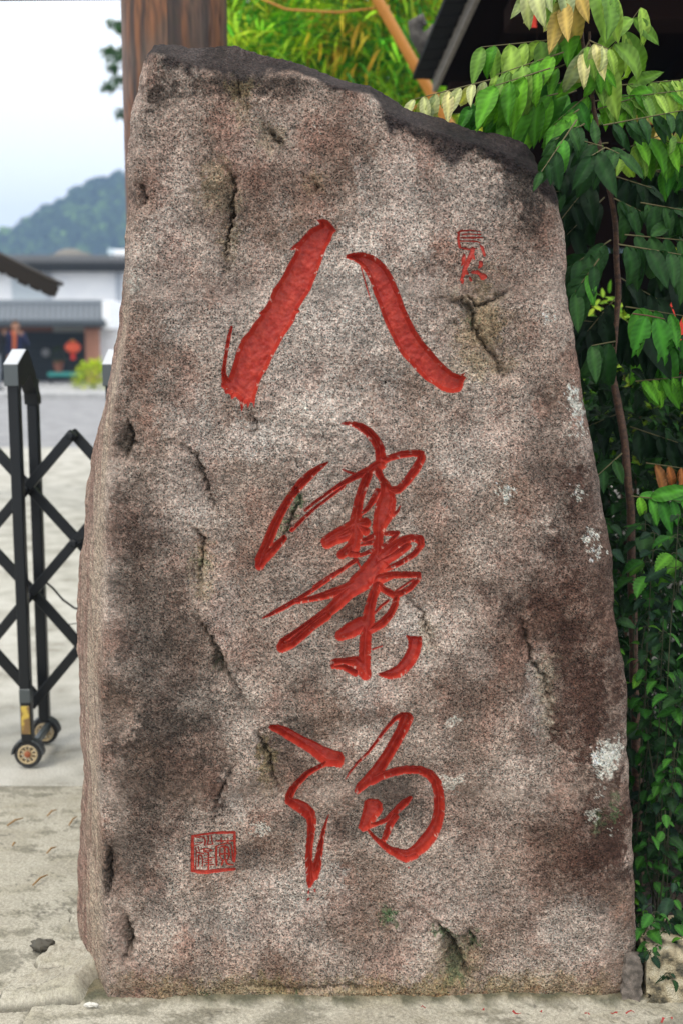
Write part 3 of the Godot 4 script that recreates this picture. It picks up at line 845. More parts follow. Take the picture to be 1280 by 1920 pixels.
func stain(kind: String, x: float, y: float, rx: float, ry: float, strength: float) -> void:
	var c: Color = stains[kind].srgb_to_linear()
	var hard := kind == "l"
	var reach := 1.0 if hard else 1.35
	var i0 := maxi(0, int((x - rx * (reach + 0.5) - HUE_X) / HUE_RES))
	var i1 := mini(hue_w - 1, int((x + rx * (reach + 0.5) - HUE_X) / HUE_RES))
	for j in range(maxi(0, int((y - ry * (reach + 0.5) - HUE_Y) / HUE_RES)), mini(hue_h - 1, int((y + ry * (reach + 0.5) - HUE_Y) / HUE_RES)) + 1):
		for i in range(i0, i1 + 1):
			var px := HUE_X + i * HUE_RES
			var py := HUE_Y + j * HUE_RES
			var d := sqrt(pow((px - x) / rx, 2.0) + pow((py - y) / ry, 2.0)) + (n_warp.get_noise_2d(px, py) * 0.35 if hard else n_warp.get_noise_2d(px, py * 0.45) * 0.55 + n_warp.get_noise_2d(px * 0.3, py * 0.25 + 300.0) * 0.5)
			var f := smoothstep(1.12, 0.85, d) if hard else smoothstep(reach, 0.3, d)
			if f > 0.0:
				var k := j * hue_w + i
				hue[k] = hue[k].lerp(c, f * minf(0.96, strength * (1.12 if kind == "d" else 1.3 if kind == "b" else 1.1)))

func hue_at(x: float, y: float) -> Color:
	var fx := clampf((x - HUE_X) / HUE_RES, 0.0, hue_w - 1.01)
	var fy := clampf((y - HUE_Y) / HUE_RES, 0.0, hue_h - 1.01)
	var i := int(fx)
	var j := int(fy)
	var k := j * hue_w + i
	return hue[k].lerp(hue[k + 1], fx - i).lerp(hue[k + hue_w].lerp(hue[k + hue_w + 1], fx - i), fy - j)

func smin(a: float, b: float, k: float) -> float:
	var h := clampf(0.5 + 0.5 * (b - a) / k, 0.0, 1.0)
	return lerpf(b, a, h) - k * h * (1.0 - h)

var out_sdf := 0.0
var out_id := 0
var out_color := Color()
var fields: Array[Field] = []

func stone_point(s: float, t: float, which: int) -> Vector3:   # the face of the stone; which: 0 characters, 1 and 2 seals
	var fs := clampf(s, 0.0, 0.9999) * 63.0
	var si := int(fs)
	fs -= si
	var ytop := lerpf(edge_top[si], edge_top[si + 1], fs) * 0.001
	var band := lerpf(edge_band[si], edge_band[si + 1], fs) * 0.001
	var y := lerpf(YB, ytop, t)
	var fy := clampf((y - YB) / (YM - YB), 0.0, 0.9999) * (ROWS - 1)
	var yi := int(fy)
	fy -= yi
	var xl := lerpf(edge_left[yi], edge_left[yi + 1], fy) * 0.001
	var xr := lerpf(edge_right[yi], edge_right[yi + 1], fy) * 0.001
	var back := lerpf(edge_back[yi], edge_back[yi + 1], fy) * 0.001
	var strip := lerpf(edge_strip[yi], edge_strip[yi + 1], fy) * 0.001
	var x := lerpf(xl, xr, s)
	var mx := x * 1000.0
	var my := y * 1000.0
	var low := n_low.get_noise_2d(x, y)
	var mid := n_mid.get_noise_2d(x, y)
	var fine := n_fine.get_noise_2d(x, y)
	# the left flank, the weathered top and the rounded right edge
	var dl := x - xl
	var dr := xr - x
	var dt := ytop - y
	var z := smin(back * (dl - strip) / strip, 0.0, 0.010)
	var top := smin(0.10 * (dt - band) / band, 0.0, 0.016)
	z = -sqrt(z * z + top * top)
	var e := clampf(1.0 - dr / 0.085, 0.0, 1.0)
	z -= 0.07 * (1.0 - sqrt(maxf(0.0, 1.0 - e * e)))
	z += low * 0.014 + 0.022 * smoothstep(0.35, 0.0, y)
	var rough := mid * 0.0070 + fine * 0.0014 + (n_ridge.get_noise_2d(x, y) * 0.5 + 0.5) * 0.0085 * smoothstep(-0.35, 0.25, low)
	var h := relief.sample(mx, my, 0.0)
	z += h * 0.001
	# colour
	var wx := n_warp.get_noise_2d(mx * 1.3 + 900.0, my * 1.3) * 26.0
	var wy := n_warp.get_noise_2d(mx * 1.3, my * 1.3 + 900.0) * 26.0
	var dust := n_dust.get_noise_2d(mx, my)
	wx += dust * 8.0
	wy += n_dust.get_noise_2d(mx + 700.0, my) * 8.0
	var c := hue_at(mx + wx, my + wy)
	c = c * (1.04 + mid * 0.38 + fine * 0.34 + dust * 0.22)
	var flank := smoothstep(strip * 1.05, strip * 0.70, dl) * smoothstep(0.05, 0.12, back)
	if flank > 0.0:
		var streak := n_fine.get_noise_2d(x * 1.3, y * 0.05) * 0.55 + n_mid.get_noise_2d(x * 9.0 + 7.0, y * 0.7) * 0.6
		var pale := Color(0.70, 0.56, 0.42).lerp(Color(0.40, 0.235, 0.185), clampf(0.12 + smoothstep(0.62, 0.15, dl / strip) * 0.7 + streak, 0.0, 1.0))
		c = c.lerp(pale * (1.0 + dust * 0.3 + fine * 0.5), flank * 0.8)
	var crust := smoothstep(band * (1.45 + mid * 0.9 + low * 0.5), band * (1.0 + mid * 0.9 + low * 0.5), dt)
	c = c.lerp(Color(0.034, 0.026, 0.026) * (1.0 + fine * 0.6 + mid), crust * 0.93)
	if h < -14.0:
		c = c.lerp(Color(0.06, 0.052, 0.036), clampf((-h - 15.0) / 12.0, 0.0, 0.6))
	out_sdf = 100.0
	var kept := 1.0
	var f := fields[which]
	var fx := (mx - f.x0) / f.res
	var gy := (my - f.y0) / f.res
	if fx >= 0.0 and gy >= 0.0 and fx < f.w - 1 and gy < f.h - 1:
		var d := f.sample(mx, my, 100.0)
		if which == 0: d += fine * 0.5
		out_sdf = d
		out_id = f.id[int(gy + 0.5) * f.w + int(fx + 0.5)]
		if d < 0.0:
			if which == 0:
				kept = lerpf(1.0, 0.25, smoothstep(0.0, 9.0, -d))
				var q := 1.0 - minf(-d / 15.0, 1.0)
				var floor_ := n_fine.get_noise_2d(x * 0.35 + y * 0.2, y * 0.35 - x * 0.5)
				z -= 0.0175 * (1.0 - pow(1.0 - minf(-d / 13.0, 1.0), 1.7)) + (0.0030 + floor_ * 0.0010) * (1.0 - q * q)
			else:
				z -= 0.0028 * smoothstep(0.0, 0.8, -d)
			var p := 0.5 + 0.4 * mid + fine * 0.35 + n_mid.get_noise_2d(x * 6.0, y * 6.0) * 0.5
			var bare := c
			c = Color(0.40, 0.026, 0.017).lerp(Color(0.53, 0.056, 0.031), clampf(p, 0.0, 1.0))
			if which == 0: c = c.lerp(bare, 0.75 * smoothstep(0.50, 0.62, fine + dust * 0.22) * smoothstep(9.0, 1.0, -d))
		elif d < 2.2:
			c = c.lerp(Color(0.30, 0.05, 0.04), (0.35 + fine) * smoothstep(2.2, 0.2, d))
	z += rough * kept
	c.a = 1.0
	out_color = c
	var wob := n_fine.get_noise_2d(y * 0.5, 3.0) * 0.0014 + n_mid.get_noise_2d(y * 1.1, 9.0) * 0.005
	var edge := maxf(0.0, 1.0 - minf(dl, dr) / 0.05)
	return Vector3(x + wob * edge, y + n_fine.get_noise_2d(x * 0.7, 31.0) * 0.003 * maxf(0.0, 1.0 - dt / 0.05), z)

class Patch:
	var nx := 0
	var ny := 0
	var pos := PackedVector3Array()
	var col := PackedColorArray()
	var sdf := PackedFloat32Array()
	var id := PackedByteArray()

func snap(p: Patch, cell_mm: float) -> void:               # slide vertices that lie close to a painted edge onto it, so that the edge is clean
	var w := p.nx + 1
	for j in range(1, p.ny):
		for i in range(1, p.nx):
			var k := j * w + i
			var d := p.sdf[k]
			if absf(d) < cell_mm * 0.55:
				var gx := (p.sdf[k + 1] - p.sdf[k - 1]) / maxf(0.0002, p.pos[k + 1].x - p.pos[k - 1].x) * 0.001
				var gy := (p.sdf[k + w] - p.sdf[k - w]) / maxf(0.0002, p.pos[k + w].y - p.pos[k - w].y) * 0.001
				var g2 := gx * gx + gy * gy
				if g2 > 0.2 and g2 < 4.0:
					p.pos[k] -= Vector3(gx, gy, 0) * (d / g2 * 0.001)
					p.sdf[k] = 0.0

func build_patch(s0: float, s1: float, t0: float, t1: float, nx: int, ny: int, which: int) -> Patch:
	var p := Patch.new()
	p.nx = nx
	p.ny = ny
	var w := nx + 1
	p.pos.resize(w * (ny + 1))
	p.col.resize(w * (ny + 1))
	p.sdf.resize(w * (ny + 1))
	p.id.resize(w * (ny + 1))
	for j in ny + 1:
		var t := lerpf(t0, t1, float(j) / ny)
		for i in w:
			var k := j * w + i
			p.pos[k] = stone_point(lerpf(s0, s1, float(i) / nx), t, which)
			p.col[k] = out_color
			p.sdf[k] = out_sdf
			p.id[k] = out_id
	return p

func stone() -> void:
	brush = Field.new(field_rects[0][0], field_rects[0][1], field_rects[0][2], field_rects[0][3], field_rects[0][4], 100.0)
	for r in field_rects:
		var f := Field.new(r[0], r[1], r[2], r[3], r[4], 100.0)
		f.id.resize(f.w * f.h)
		fields.append(f)
	brush = fields[0]
	write_characters()
	brush = fields[1]
	write_lower_seal()
	brush = fields[2]
	write_upper_seal()
	relief = Field.new(-720, -30, 720, 2130, 2.0, 0.0)
	cut_ledges()
	press_dents()
	hue_w = int(1440 / HUE_RES)
	hue_h = int(2180 / HUE_RES)
	hue.resize(hue_w * hue_h)
	var cloud := noise(0.004, 4, FastNoiseLite.TYPE_SIMPLEX_SMOOTH, 21)
	for j in hue_h:
		for i in hue_w:
			var x := HUE_X + i * HUE_RES
			var y := HUE_Y + j * HUE_RES
			var a := clampf(0.5 + cloud.get_noise_2d(x, y) * 1.1, 0.0, 1.0)
			var b := cloud.get_noise_2d(x * 2.2 + 4000.0, y * 1.2)
			hue[j * hue_w + i] = Color(0.34, 0.232, 0.176).lerp(Color(0.68, 0.550, 0.460), a).lerp(Color(0.42, 0.235, 0.175), clampf(b * 1.2, 0.0, 0.6))
	stain_stone()
	const NX := 480
	const NY := 840
	var base := build_patch(0, 1, 0, 1, NX, NY, 0)
	var w := NX + 1
	var covered := PackedByteArray()
	covered.resize(NX * NY)
	var patches: Array[Patch] = []
	var used := []
	for r in fine_patches:
		# cell range that covers the rectangle
		var i0 := NX
		var i1 := 0
		var j0 := NY
		var j1 := 0
		for j in range(0, NY, 2):
			for i in range(0, NX, 2):
				var v := base.pos[j * w + i] * 1000.0
				if v.x > r[0] and v.x < r[2] and v.y > r[1] and v.y < r[3]:
					i0 = mini(i0, i)
					i1 = maxi(i1, i)
					j0 = mini(j0, j)
					j1 = maxi(j1, j)
		for u in used:                                     # never cover a cell twice: give way on the shorter side
			var ox := mini(i1, u[1]) - maxi(i0, u[0])
			var oy := mini(j1, u[3]) - maxi(j0, u[2])
			if ox <= 0 or oy <= 0: continue
			if ox < oy:
				if i0 < u[0]: i1 = u[0]
				else: i0 = u[1]
			elif j0 < u[2]: j1 = u[2]
			else: j0 = u[3]
		used.append([i0, i1, j0, j1])
		var k: int = r[4]
		var p := build_patch(float(i0) / NX, float(i1) / NX, float(j0) / NY, float(j1) / NY, (i1 - i0) * k, (j1 - j0) * k, r[5])
		var pw := p.nx + 1
		for j in p.ny + 1:                                 # the rim follows the coarse cells outside it
			for i in pw:
				if i > 0 and j > 0 and i < p.nx and j < p.ny: continue
				var ci := i0 + i / k
				var cj := j0 + j / k
				var fi := float(i % k) / k
				var fj := float(j % k) / k
				var q := base.pos[cj * w + ci]
				if fi > 0.0: q = q.lerp(base.pos[cj * w + ci + 1], fi)
				if fj > 0.0: q = q.lerp(base.pos[(cj + 1) * w + ci], fj)
				p.pos[j * pw + i] = q
		snap(p, 2.5 / k)
		for j in range(j0, j1):
			for i in range(i0, i1):
				covered[j * NX + i] = 1
		patches.append(p)
	patches.append(base)
	# sort the triangles: bare stone, and one painted stroke group each
	var verts := PackedVector3Array()
	var norms := PackedVector3Array()
	var cols := PackedColorArray()
	var bare := PackedInt32Array()
	var painted := []
	for g in 8: painted.append(PackedInt32Array())
	for p in patches:
		var first := verts.size()
		var pw := p.nx + 1
		var nn := PackedVector3Array()
		nn.resize(p.pos.size())
		for j in p.ny + 1:
			for i in pw:
				var k := j * pw + i
				var dx := p.pos[k + (1 if i < p.nx else 0)] - p.pos[k - (1 if i > 0 else 0)]
				var dy := p.pos[k + (pw if j < p.ny else 0)] - p.pos[k - (pw if j > 0 else 0)]
				nn[k] = dx.cross(dy).normalized()
		verts.append_array(p.pos)
		norms.append_array(nn)
		cols.append_array(p.col)
		for j in p.ny:
			for i in p.nx:
				if p == base and covered[j * NX + i] == 1: continue
				var a := j * pw + i
				var b := a + 1
				var c := a + pw
				var d := c + 1
				# split along the diagonal that keeps to one side of the paint
				var tri: Array
				if absf(p.sdf[a] + p.sdf[d]) > absf(p.sdf[b] + p.sdf[c]): tri = [a, c, d, a, d, b]
				else: tri = [a, c, b, b, c, d]
				for q in [0, 3]:
					var u: int = tri[q]
					var v: int = tri[q + 1]
					var x: int = tri[q + 2]
					if p.sdf[u] + p.sdf[v] + p.sdf[x] < 0.0:
						var id := p.id[u] if p.sdf[u] < p.sdf[v] else p.id[v]
						painted[id].append_array([first + u, first + v, first + x])
					else:
						bare.append_array([first + u, first + v, first + x])
	# the back: the outline drawn in and carried to the rear
	var rim := PackedInt32Array()
	var first := verts.size() - base.pos.size()
	for j in NY + 1: rim.append(first + j * w)
	for i in range(1, NX + 1): rim.append(first + NY * w + i)
	for j in range(NY - 1, -1, -1): rim.append(first + j * w + NX)
	var count := rim.size()
	var steps := [[-0.06, 0.012], [-0.20, 0.05], [-0.30, 0.16], [-0.36, 0.55], [-0.37, 0.98]]
	var start := verts.size()
	for k in steps.size() + 1:
		for q in count:
			var v := verts[rim[q]]
			var out := Vector3(v.x, v.y - 0.9, 0).normalized()
			if k > 0:
				var centre := Vector3(0.05, clampf(v.y, 0.5, 1.5), 0)
				var pull: float = steps[k - 1][1]
				var q2 := Vector3(v.x, v.y, 0).lerp(centre, pull)
				if v.y < 0.02: q2.y = v.y
				var wob := n_mid.get_noise_3d(v.x, v.y, k * 0.3) * 0.012
				v = Vector3(q2.x, q2.y, minf(v.z, -0.02) + steps[k - 1][0]) + out * wob
			verts.append(v)
			norms.append((out + Vector3(0, 0, -0.2 * k * k)).normalized())
			cols.append(Color(0.17, 0.125, 0.10) * (1.0 + n_mid.get_noise_2d(v.y * 2.0, v.x + k) * 0.6))
	for k in steps.size():
		for q in count - 1:
			var a := start + k * count + q
			bare.append_array([a, a + count, a + 1, a + 1, a + count, a + count + 1])
	var root := thing("stone_monument", "tall weathered grey-brown standing stone carved with red-painted characters", "monument stone")
	var m := mat(Color.WHITE, 0.92)
	m.vertex_color_use_as_albedo = true
	m.metallic_specular = 0.3
	var g := grain_textures()
	clad(m, g[0], 1.1, g[1], 0.22, false)
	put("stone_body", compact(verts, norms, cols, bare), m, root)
	var paint := mat(Color.WHITE, 0.5)
	paint.vertex_color_use_as_albedo = true
	paint.metallic_specular = 0.4
	clad(paint, mottle_texture(256, 0.05, 3, [[0.0, Color(0.8, 0.8, 0.8)], [1.0, Color(1, 1, 1)]], 31, 0.05), 0.3, grey_texture(256, 0.08, 3, 33), 0.035, false)
	var chars := []
	for q in ["upper carved character of two bold strokes", "middle carved character of crowded running strokes", "lower carved character with a wide curling hook"]:
		var o := Node3D.new()
		o.name = "carved_character"
		root.add_child(o, true)
		tag(o, q)
		chars.append(o)
	for k in 6:
		if painted[k].size(): put("carved_stroke", compact(verts, norms, cols, painted[k]), paint, chars[k / 2])
	tag(put("carved_seal", compact(verts, norms, cols, painted[6]), paint, root), "square red seal low on the left")
	tag(put("carved_seal", compact(verts, norms, cols, painted[7]), paint, root), "small narrow red seal high on the right")

func compact(v: PackedVector3Array, n: PackedVector3Array, c: PackedColorArray, idx: PackedInt32Array) -> ArrayMesh:
	var to := PackedInt32Array()
	to.resize(v.size())
	to.fill(-1)
	var vv := PackedVector3Array()
	var nn := PackedVector3Array()
	var cc := PackedColorArray()
	var ii := PackedInt32Array()
	ii.resize(idx.size())
	for k in idx.size():
		var q := idx[k]
		if to[q] < 0:
			to[q] = vv.size()
			vv.append(v[q])
			nn.append(n[q])
			cc.append(c[q])
		ii[k] = to[q]
	return arrays_mesh(vv, nn, cc, ii)

# ---------------------------------------------------------------- ground
func ground() -> void:
	var grit := grey_texture(512, 0.18, 3, 41)
	var road := clad(mat(Color.WHITE, 0.9), mottle_texture(512, 0.012, 4, [[0.2, lin(0.20, 0.20, 0.205)], [0.8, lin(0.30, 0.30, 0.305)]], 42, 0.10), 3.0, grit, 0.2)
	struct("ground", box(Vector3(-900, -0.3, -900), Vector3(900, 0, 60)), road, "grey asphalt running back from the gate to the buildings")
	var concrete := clad(mat(Color.WHITE, 0.88), mottle_texture(1024, 0.009, 6, [[0.1, lin(0.25, 0.235, 0.19)], [0.30, lin(0.37, 0.355, 0.305)], [0.5, lin(0.43, 0.415, 0.36)], [0.75, lin(0.50, 0.485, 0.43)]], 44, 0.08), 2.7, grit, 0.04)
	var m_line := mat(lin(0.06, 0.055, 0.045), 0.95)
	# the concrete apron, poured in bays with sunk joints between them
	var joints := [1.9, -1.30, -4.6, -8.9, -13.7]
	var apron := Node3D.new()
	apron.name = "concrete_apron"
	add_child(apron)
	tag(apron, "pale stained concrete apron round the stone and under the gate", "", "", "structure")
	for k in range(1, joints.size() - 1): put("joint", box(Vector3(-9, -0.06, joints[k] - 0.02), Vector3(9, 0.0015, joints[k] + 0.02)), m_line, apron)
	for k in range(1, joints.size() - 1):
		put("concrete_bay", box(Vector3(-9, -0.04, joints[k + 1] + 0.006), Vector3(9, 0.005, joints[k] - 0.006), 0.003), concrete, apron)
	# the nearest bay in detail: worn cement skin, algae, hairline cracks
	var algae := noise(7.0, 5, FastNoiseLite.TYPE_SIMPLEX_SMOOTH, 45)
	var worn := noise(2.2, 5, FastNoiseLite.TYPE_SIMPLEX_SMOOTH, 46)
	var skin := func(x: float, z: float, damp: float) -> Color:
		var a := algae.get_noise_2d(x, z * 1.6)
		var w := worn.get_noise_2d(x, z * 1.3)
		var g := n_fine.get_noise_2d(x * 3.0, z * 3.0)
		var c := Color(0.44, 0.405, 0.325).lerp(Color(0.55, 0.515, 0.425), clampf(0.5 + w * 1.6, 0.0, 1.0))
		c = c.lerp(Color(0.36, 0.33, 0.22), smoothstep(0.0, 0.35, a + g * 0.25) * 0.28)
		c = c.lerp(Color(0.15, 0.14, 0.105), smoothstep(0.12, 0.30, w * 0.8 + a * 0.7 + g * 0.35 + damp - 0.07) * 0.6)
		var crack := absf(worn.get_noise_2d(x * 0.9 + 5.0, z * 0.9 + 3.0) + 0.12)
		if crack < 0.006: c = c.lerp(Color(0.10, 0.09, 0.07), 0.65)
		return c * (1.0 + g * 0.22)
	var m_skin := clad(mat(Color.WHITE, 0.9), mottle_texture(512, 0.11, 4, [[0.2, Color(0.80, 0.80, 0.79)], [0.8, Color(0.97, 0.97, 0.96)]], 57, 0.10), 0.6, grit, 0.05)
	m_skin.vertex_color_use_as_albedo = true
	put("concrete_bay", grid_mesh(230, 330, func(i: int, j: int) -> Array:
		var x := -2.0 + 1.6 * i / 230.0
		var z := 1.0 - 2.294 * j / 330.0
		var damp := 0.16 * smoothstep(-0.45, 0.05, z) - 0.06 + 0.22 * smoothstep(-1.05, -1.3, z)
		return [Vector3(x, 0.005 + n_fine.get_noise_2d(x, z) * 0.0012 + worn.get_noise_2d(x, z) * 0.003, z), skin.call(x, z, damp)]), m_skin, apron)
	put("concrete_bay", box(Vector3(-9, -0.04, -1.294), Vector3(-2.004, 0.005, 1.9), 0.003), concrete, apron)
	put("concrete_bay", box(Vector3(-0.396, -0.04, -1.294), Vector3(9, 0.002, 1.9), 0.003), concrete, apron)
	# the strip the stone is bedded on, coloured darker olive-brown along the foot
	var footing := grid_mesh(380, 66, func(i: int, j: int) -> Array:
		var x := -0.70 + 2.3 * i / 380.0
		var z := 0.32 - 0.40 * j / 66.0
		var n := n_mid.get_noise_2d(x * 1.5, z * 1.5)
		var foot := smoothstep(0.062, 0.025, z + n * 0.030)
		var y := 0.010 + n * 0.004 + n_fine.get_noise_2d(x * 1.5, z * 1.5) * 0.0022 + 0.010 * foot
		if j == 0: y = -0.03
		if i == 0: y = 0.0
		var c: Color = skin.call(x + 7.0, z * 1.2 + 2.0, 0.02)
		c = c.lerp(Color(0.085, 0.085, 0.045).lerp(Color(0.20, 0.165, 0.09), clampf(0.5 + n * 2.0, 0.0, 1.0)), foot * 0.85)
		return [Vector3(x + n * 0.01, y, z), c])
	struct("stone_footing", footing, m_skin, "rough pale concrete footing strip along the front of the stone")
	# mortar heaped against the left foot of the stone
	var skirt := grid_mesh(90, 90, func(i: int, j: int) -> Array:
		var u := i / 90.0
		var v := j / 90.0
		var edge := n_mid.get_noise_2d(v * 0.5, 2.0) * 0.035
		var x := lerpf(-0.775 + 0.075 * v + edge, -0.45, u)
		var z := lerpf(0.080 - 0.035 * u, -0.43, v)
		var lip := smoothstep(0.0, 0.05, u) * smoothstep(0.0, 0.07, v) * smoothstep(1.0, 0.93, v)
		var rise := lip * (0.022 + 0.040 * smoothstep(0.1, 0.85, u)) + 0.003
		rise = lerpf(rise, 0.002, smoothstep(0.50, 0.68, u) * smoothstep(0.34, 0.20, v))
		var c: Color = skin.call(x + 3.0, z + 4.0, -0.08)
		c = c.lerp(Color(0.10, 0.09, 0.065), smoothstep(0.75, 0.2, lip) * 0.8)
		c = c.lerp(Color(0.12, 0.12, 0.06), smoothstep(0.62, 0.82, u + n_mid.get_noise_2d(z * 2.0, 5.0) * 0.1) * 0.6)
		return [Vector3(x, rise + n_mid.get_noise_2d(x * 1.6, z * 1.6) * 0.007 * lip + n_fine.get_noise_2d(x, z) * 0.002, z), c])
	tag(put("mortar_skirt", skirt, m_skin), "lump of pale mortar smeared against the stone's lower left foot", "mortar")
	# kerb of the planting bed on the right
	var kerb := grid_mesh(60, 24, func(i: int, j: int) -> Array:
		var x := 0.690 + 1.1 * i / 60.0
		var a := j / 24.0
		var p := Vector3(x, 0, 0)
		if a < 0.5: p = Vector3(x, a * 2.0 * 0.118, 0.045 - 0.012 * a)
		elif a < 0.62: p = Vector3(x, 0.118 + 0.016 * sin((a - 0.5) / 0.12 * PI / 2.0), 0.039 - 0.02 * (1.0 - cos((a - 0.5) / 0.12 * PI / 2.0)))
		else: p = Vector3(x, 0.134, lerpf(0.019, -0.13, (a - 0.62) / 0.38))
		var r := n_mid.get_noise_2d(x * 2.0, a * 0.3) * 0.008 + n_fine.get_noise_2d(x, a * 0.2) * 0.003
		if i < 2: p.x += n_fine.get_noise_2d(a * 0.3, 5.0) * 0.012
		return [p + Vector3(0, r, r), Color.WHITE])
	var kerb_mat := clad(mat(Color.WHITE, 0.9), mottle_texture(512, 0.02, 5, [[0.25, lin(0.05, 0.045, 0.03)], [0.42, lin(0.22, 0.18, 0.11)], [0.62, lin(0.42, 0.36, 0.24)], [0.85, lin(0.52, 0.47, 0.35)]], 49, 0.14), 0.55, grit, 0.3)
	var kb := thing("bed_kerb", "yellowish weathered concrete kerb edging the planting bed", "kerb")
	put("kerb_face", kerb, kerb_mat, kb)
	put("kerb_end", box(Vector3(0.688, -0.02, -0.13), Vector3(0.700, 0.125, 0.035), 0.004), kerb_mat, kb)
	# stone chip wedged between stone and kerb
	var chip := grid_mesh(16, 18, func(i: int, j: int) -> Array:
		var v := j / 18.0
		var a := TAU * i / 16.0 + PI / 4.0
		var q := maxf(absf(sin(a)), absf(cos(a)))
		var wx := lerpf(0.0225, 0.0165, v) * (1.0 + n_mid.get_noise_2d(v * 0.4, 1.0) * 0.35)
		if j == 18: wx *= 0.05
		var p := Vector3(sin(a) / q * wx, v * 0.128 - 0.01, cos(a) / q * (0.016 if j < 18 else 0.001))
		p += Vector3(n_fine.get_noise_3d(p.x, p.y, p.z), 0.6 * n_fine.get_noise_3d(p.y, p.x, 1.0), n_fine.get_noise_3d(p.z, p.y, p.x)) * 0.006
		return [Vector3(0.652, 0.0, 0.026) + p + Vector3(0.008 * v, 0, -0.012 * v), Color.WHITE])
	var chip_mat := clad(mat(Color.WHITE, 0.9), mottle_texture(256, 0.03, 4, [[0.2, lin(0.07, 0.06, 0.05)], [0.8, lin(0.24, 0.20, 0.17)]], 52, 0.15), 0.2, grit, 0.2)
	tag(put("stone_chip", chip, chip_mat), "grey-brown stone chip wedged upright between monument and kerb", "stone chip")
	lump("dark_rock", "dark damp rock in the gap behind the stone chip", Vector3(0.71, 0.10, -0.13), Vector3(0.045, 0.075, 0.05), lin(0.022, 0.022, 0.02), 3)
	lump("dark_pebble", "small dark pebble on the edge of the mortar lump", on_ground(80, 1772, 0.022), Vector3(0.030, 0.014, 0.020), lin(0.085, 0.078, 0.06), 5)
	lump("pale_chip", "small whitish chip at the stone's lower left corner", on_ground(172, 1884, 0.020), Vector3(0.015, 0.005, 0.006), lin(0.6, 0.58, 0.52), 6)
	# soil of the bed
	var soil := grid_mesh(50, 40, func(i: int, j: int) -> Array:
		var x := 0.55 + 4.0 * i / 50.0
		var z := -0.09 - 3.2 * j / 40.0
		return [Vector3(x, 0.075 + n_mid.get_noise_2d(x, z) * 0.03 + 0.02 * smoothstep(0.0, -1.0, z), z), Color.WHITE])
	struct("bed_soil", soil, clad(mat(Color.WHITE, 0.95), mottle_texture(256, 0.05, 4, [[0.2, lin(0.02, 0.015, 0.01)], [0.8, lin(0.09, 0.06, 0.04)]], 55, 0.3), 0.5, grit, 0.6), "dark soil of the planting bed right of the stone")
	# straws on the concrete, scraps of red paper at the foot
	var straw_mat := mat(lin(0.30, 0.17, 0.06), 0.8)
	var straws := [[14, 1548, 44, 1534, "longest brown straw, nearest the picture's left edge"], [89, 1530, 107, 1518, "short brown straw in the middle of the bare concrete"], [130, 1547, 145, 1531, "steep brown straw closest to the stone's left side"], [88, 1600, 106, 1588, "pale thin straw below the other straws"], [24, 1586, 30, 1581, "tiny straw fragment under the longest straw"], [62, 1660, 90, 1640, "thin straw lying above the mortar lump"]]
	for s in straws:
		var a := on_ground(s[0], s[1], 0.014)
		var b := on_ground(s[2], s[3], 0.014)
		var mid: Vector3 = (a + b) * 0.5 + Vector3(0, 0.006, 0)
		tag(put("dry_straw", tube([a, mid, b], [0.0022, 0.0030, 0.0012], 6), straw_mat), s[4], "straw", "straws strewn over the concrete")
	var red := mat(lin(0.30, 0.03, 0.025), 0.8)
	var scraps := [[793, 1888], [905, 1893], [968, 1899], [1012, 1896], [1100, 1900], [1180, 1897], [1258, 1908], [1150, 1899], [1240, 1914]]
	var said := ["red paper scrap below the bottom middle of the stone", "second red paper scrap from the left along the footing", "longest red paper scrap, right of the stone's middle", "small red paper scrap just right of the longest one", "red paper scrap below the stone's lower right corner", "red paper scrap in front of the stone chip", "red paper scrap in front of the kerb, farther back of the last two", "flat red paper scrap between corner and stone chip", "nearest red paper scrap, at the bottom right corner"]
	for k in scraps.size():
		var p := on_ground(scraps[k][0], scraps[k][1], 0.026)
		var sz := 0.005 + 0.0025 * (k % 3)
		var sm := grid_mesh(3, 2, func(i: int, j: int) -> Array: return [Vector3((i / 3.0 - 0.5) * sz * 2.0, 0.003 * sin(i * 1.7 + k), -(j / 2.0 - 0.5) * sz * (0.7 + 0.3 * sin(k * 2.0 + i))), Color.WHITE])
		tag(put("paper_scrap", sm, red, self, Transform3D(Basis(Vector3.UP, k * 1.3), p)), said[k], "paper scrap", "red paper scraps along the footing")

func on_ground(px: float, py: float, h: float) -> Vector3:
	var p := spot(px, py, 0.0)
	var r := (p - EYE).normalized()
	return EYE + r * ((h - EYE.y) / r.y)

func rock_mesh(size: Vector3, seed_: int) -> ArrayMesh:
	return grid_mesh(16, 10, func(i: int, j: int) -> Array:
		var a := TAU * i / 16.0
		var b := PI * (j / 10.0 - 0.5)
		var d := Vector3(sin(a) * cos(b), sin(b), cos(a) * cos(b))
		var r := 1.0 + n_low.get_noise_3d(d.x + seed_ * 3.0, d.y, d.z) * 0.5 + n_mid.get_noise_3d(d.x * 0.3 + seed_, d.y * 0.3, d.z * 0.3) * 0.25
		return [d * r * size, Color.WHITE])

func lump(called: String, label: String, at: Vector3, size: Vector3, c: Color, seed_: int) -> void:
	tag(put(called, rock_mesh(size, seed_), mat(c, 0.85), self, Transform3D(Basis(), at)), label, "rock")

